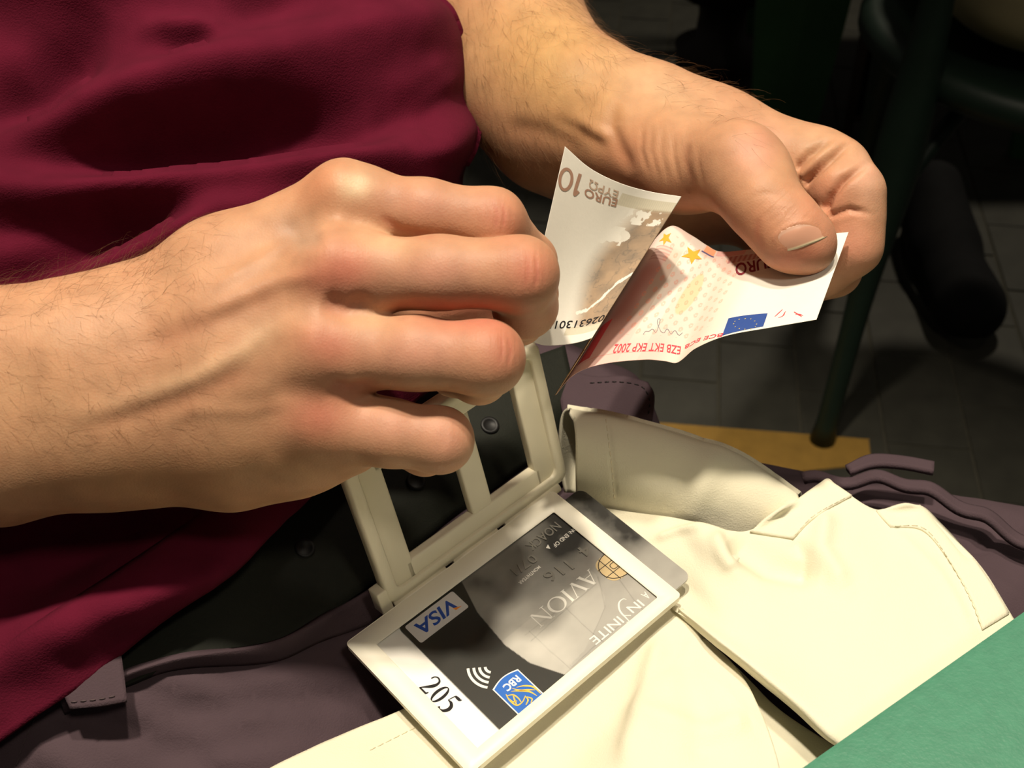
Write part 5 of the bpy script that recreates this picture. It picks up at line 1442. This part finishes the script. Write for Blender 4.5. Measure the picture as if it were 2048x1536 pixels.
M['brown_print'] = flat('brown_print', (.38, .22, .155), .7, .1)
M['tan_print'] = flat('tan_print', (.50, .36, .27), .7, .1)
M['red_print'] = flat('red_print', (.70, .07, .09), .7, .1)
M['maroon_print'] = flat('maroon_print', (.24, .035, .05), .7, .1)
M['orange_note'] = flat('orange_star_print', (.90, .36, .04), .6, .2)
M['flag_blue'] = flat('flag_blue_print', (.035, .075, .27), .7, .1)
M['flag_yellow'] = flat('flag_yellow_print', (.70, .55, .12), .7, .1)
M['signature'] = flat('grey_blue_ink', (.22, .25, .27), .7, .1)
A0, A1 = 0, NA - 1; C0, C1 = c0, nuN - 1
ten = [stroke([(.10, .80), (.24, 1.0), (.24, 0)], [.13, .14, .14], 30), ell_ring(.78, .5, .34, .53, .20, .40)]
note_word('', (1169, 350), (1122, 331), (1157, 392), A0, A1, M['brown_print'], verts=join([(np.asarray(v), f) for v, f in ten]))
note_word('EURO', (1236, 399), (1170, 375), (1231, 414), A0, A1, M['brown_print'], .016)
note_word('EYPΩ', (1238, 383), (1179, 358), (1234, 397), A0, A1, M['tan_print'], .012)
note_word('026313015', (1212, 629), (1097, 640), (1207, 643), A0, A1, M['ink'], .006)
note_word('EURO', (1545, 513), (1470, 528), (1548, 534), C0, C1, M['maroon_print'], .02)
note_word('EZB EKT EKP 2002', (1362, 693), (1230, 690), (1360, 709), C0, C1, M['red_print'], .01)
note_word('BCE ECB', (1447, 666), (1372, 690), (1444, 678), C0, C1, M['red_print'], .008)
def star(n=5, r0=.42):
    p = [((1 if k % 2 == 0 else r0) * math.sin(math.pi * k / n), (1 if k % 2 == 0 else r0) * math.cos(math.pi * k / n)) for k in range(2 * n)]
    return np.array(p + [(0, 0)]), [[k, (k + 1) % (2 * n), 2 * n] for k in range(2 * n)]
def note_star(px, py, rx, ry, rot, mat, lo, hi, name='star_print'):
    V, f = star(); c, s = math.cos(rot), math.sin(rot)
    ctr = npx(px, py, lo, hi); ex = npx(px + rx, py, lo, hi) - ctr; ey = npx(px, py + ry, lo, hi) - ctr
    V = np.stack([V[:, 0] * c - V[:, 1] * s, V[:, 0] * s + V[:, 1] * c], 1)
    q = ctr + V[:, 0:1] * ex + V[:, 1:2] * ey
    return mesh_np(name, cam2w(on_note(q[:, 0], q[:, 1])), f, mat, note, False)
note_star(1386, 511, 20, 18, .15, M['orange_note'], C0, C1); note_star(1331, 477, 15, 15, .3, M['orange_note'], C0, C1)
# flag: a fine grid patch so that it follows the paper
def note_patch(corners, mat, name, lo, hi, n=14, lift=.00010):
    a, b, c, d = [npx(*q, lo, hi) for q in corners]
    s_, t_ = np.meshgrid(np.linspace(0, 1, n), np.linspace(0, 1, n)); s_ = s_.ravel()[:, None]; t_ = t_.ravel()[:, None]
    q = (a * (1 - s_) + b * s_) * (1 - t_) + (d * (1 - s_) + c * s_) * t_
    return mesh_np(name, cam2w(on_note(q[:, 0], q[:, 1], lift)), grid_faces(n, n), mat, note, False)
note_patch([(1457, 637), (1536, 627), (1526, 653), (1445, 672)], M['flag_blue'], 'flag_print', C0, C1)
for k in range(12):
    a = 2 * math.pi * k / 12
    V, f = star(); ctr = npx(1490 + 23 * math.cos(a), 648.5 + 11 * math.sin(a), C0, C1)
    q = ctr + V * np.array([.9, 1.6]); mesh_np('flag_star', cam2w(on_note(q[:, 0], q[:, 1], .00018)), f, M['flag_yellow'], note, False)
# red numeral fragments by the corner, signature
def note_strokes(name, lists, wid, mat, lo, hi):
    parts = []
    for l in lists:
        c = catmull([(*q, 0) for q in l], 16)[:, :2]; q = np.array([npx(*p_, lo, hi) for p_ in c]); k = np.ones(5) / 5
        q = np.stack([np.convolve(np.pad(q[:, i], 2, 'edge'), k, 'valid') for i in (0, 1)], 1)
        parts.append(stroke([tuple(p_) for p_ in q], wid, 24))
    V, f = join([(np.asarray(a), b) for a, b in parts]); return mesh_np(name, cam2w(on_note(V[:, 0], V[:, 1])), f, mat, note, False)
note_strokes('numeral_print', [[(1607, 632), (1596, 628), (1590, 630)], [(1604, 634), (1588, 624)], [(1572, 622), (1566, 632), (1556, 636)], [(1566, 618), (1556, 628), (1549, 634)]], [.6, 1.6, 1.0], M['red_print'], C0, C1)
note_strokes('signature_print', [[(1366, 664), (1358, 672), (1350, 660), (1342, 670)], [(1342, 670), (1334, 656), (1328, 668), (1320, 660)], [(1322, 664), (1312, 640), (1322, 634), (1312, 668)], [(1312, 668), (1304, 656), (1298, 666), (1292, 660), (1286, 672)]], [.5, 1.0, .6], M['signature'], C0, C1)

# ================================================================== THE CHAIR THE PERSON SITS ON
M['green_seat'] = mat_simple('green_seat_plastic', (0.03, 0.12, 0.07), 0.5, 0.3, var=0.15, scale=40, bump=0.15, bscale=300)
c0_ = NL(-0.40, 0.17, -CAMZ)
t = thing('green_chair', 'green chair under the seated person, hidden beneath the trousers', 'chair', tuple(c0_))
def nlbox(n0, n1, l0, l1, z0, z1, b):
    V, Fc = box_mesh((n0 + n1) / 2, (l0 + l1) / 2, (z0 + z1) / 2, n1 - n0, l1 - l0, z1 - z0, b)
    return NRM * V[:, 0:1] + LAT * V[:, 1:2] + np.array([0, 0, 1.0]) * V[:, 2:3], Fc
V, Fc = nlbox(-0.66, -0.14, -0.06, 0.40, 0.365, 0.392, 0.006); mesh_np('seat', V, Fc, M['green_seat'], t, False)
for n_a in (-0.645, -0.185):
    for l_a in (-0.05, 0.36):
        V, Fc = nlbox(n_a, n_a + 0.035, l_a, l_a + 0.035, 0.0, 0.366, 0.004); mesh_np('leg', V, Fc, M['green_seat'], t, False)
print('script', time.perf_counter())
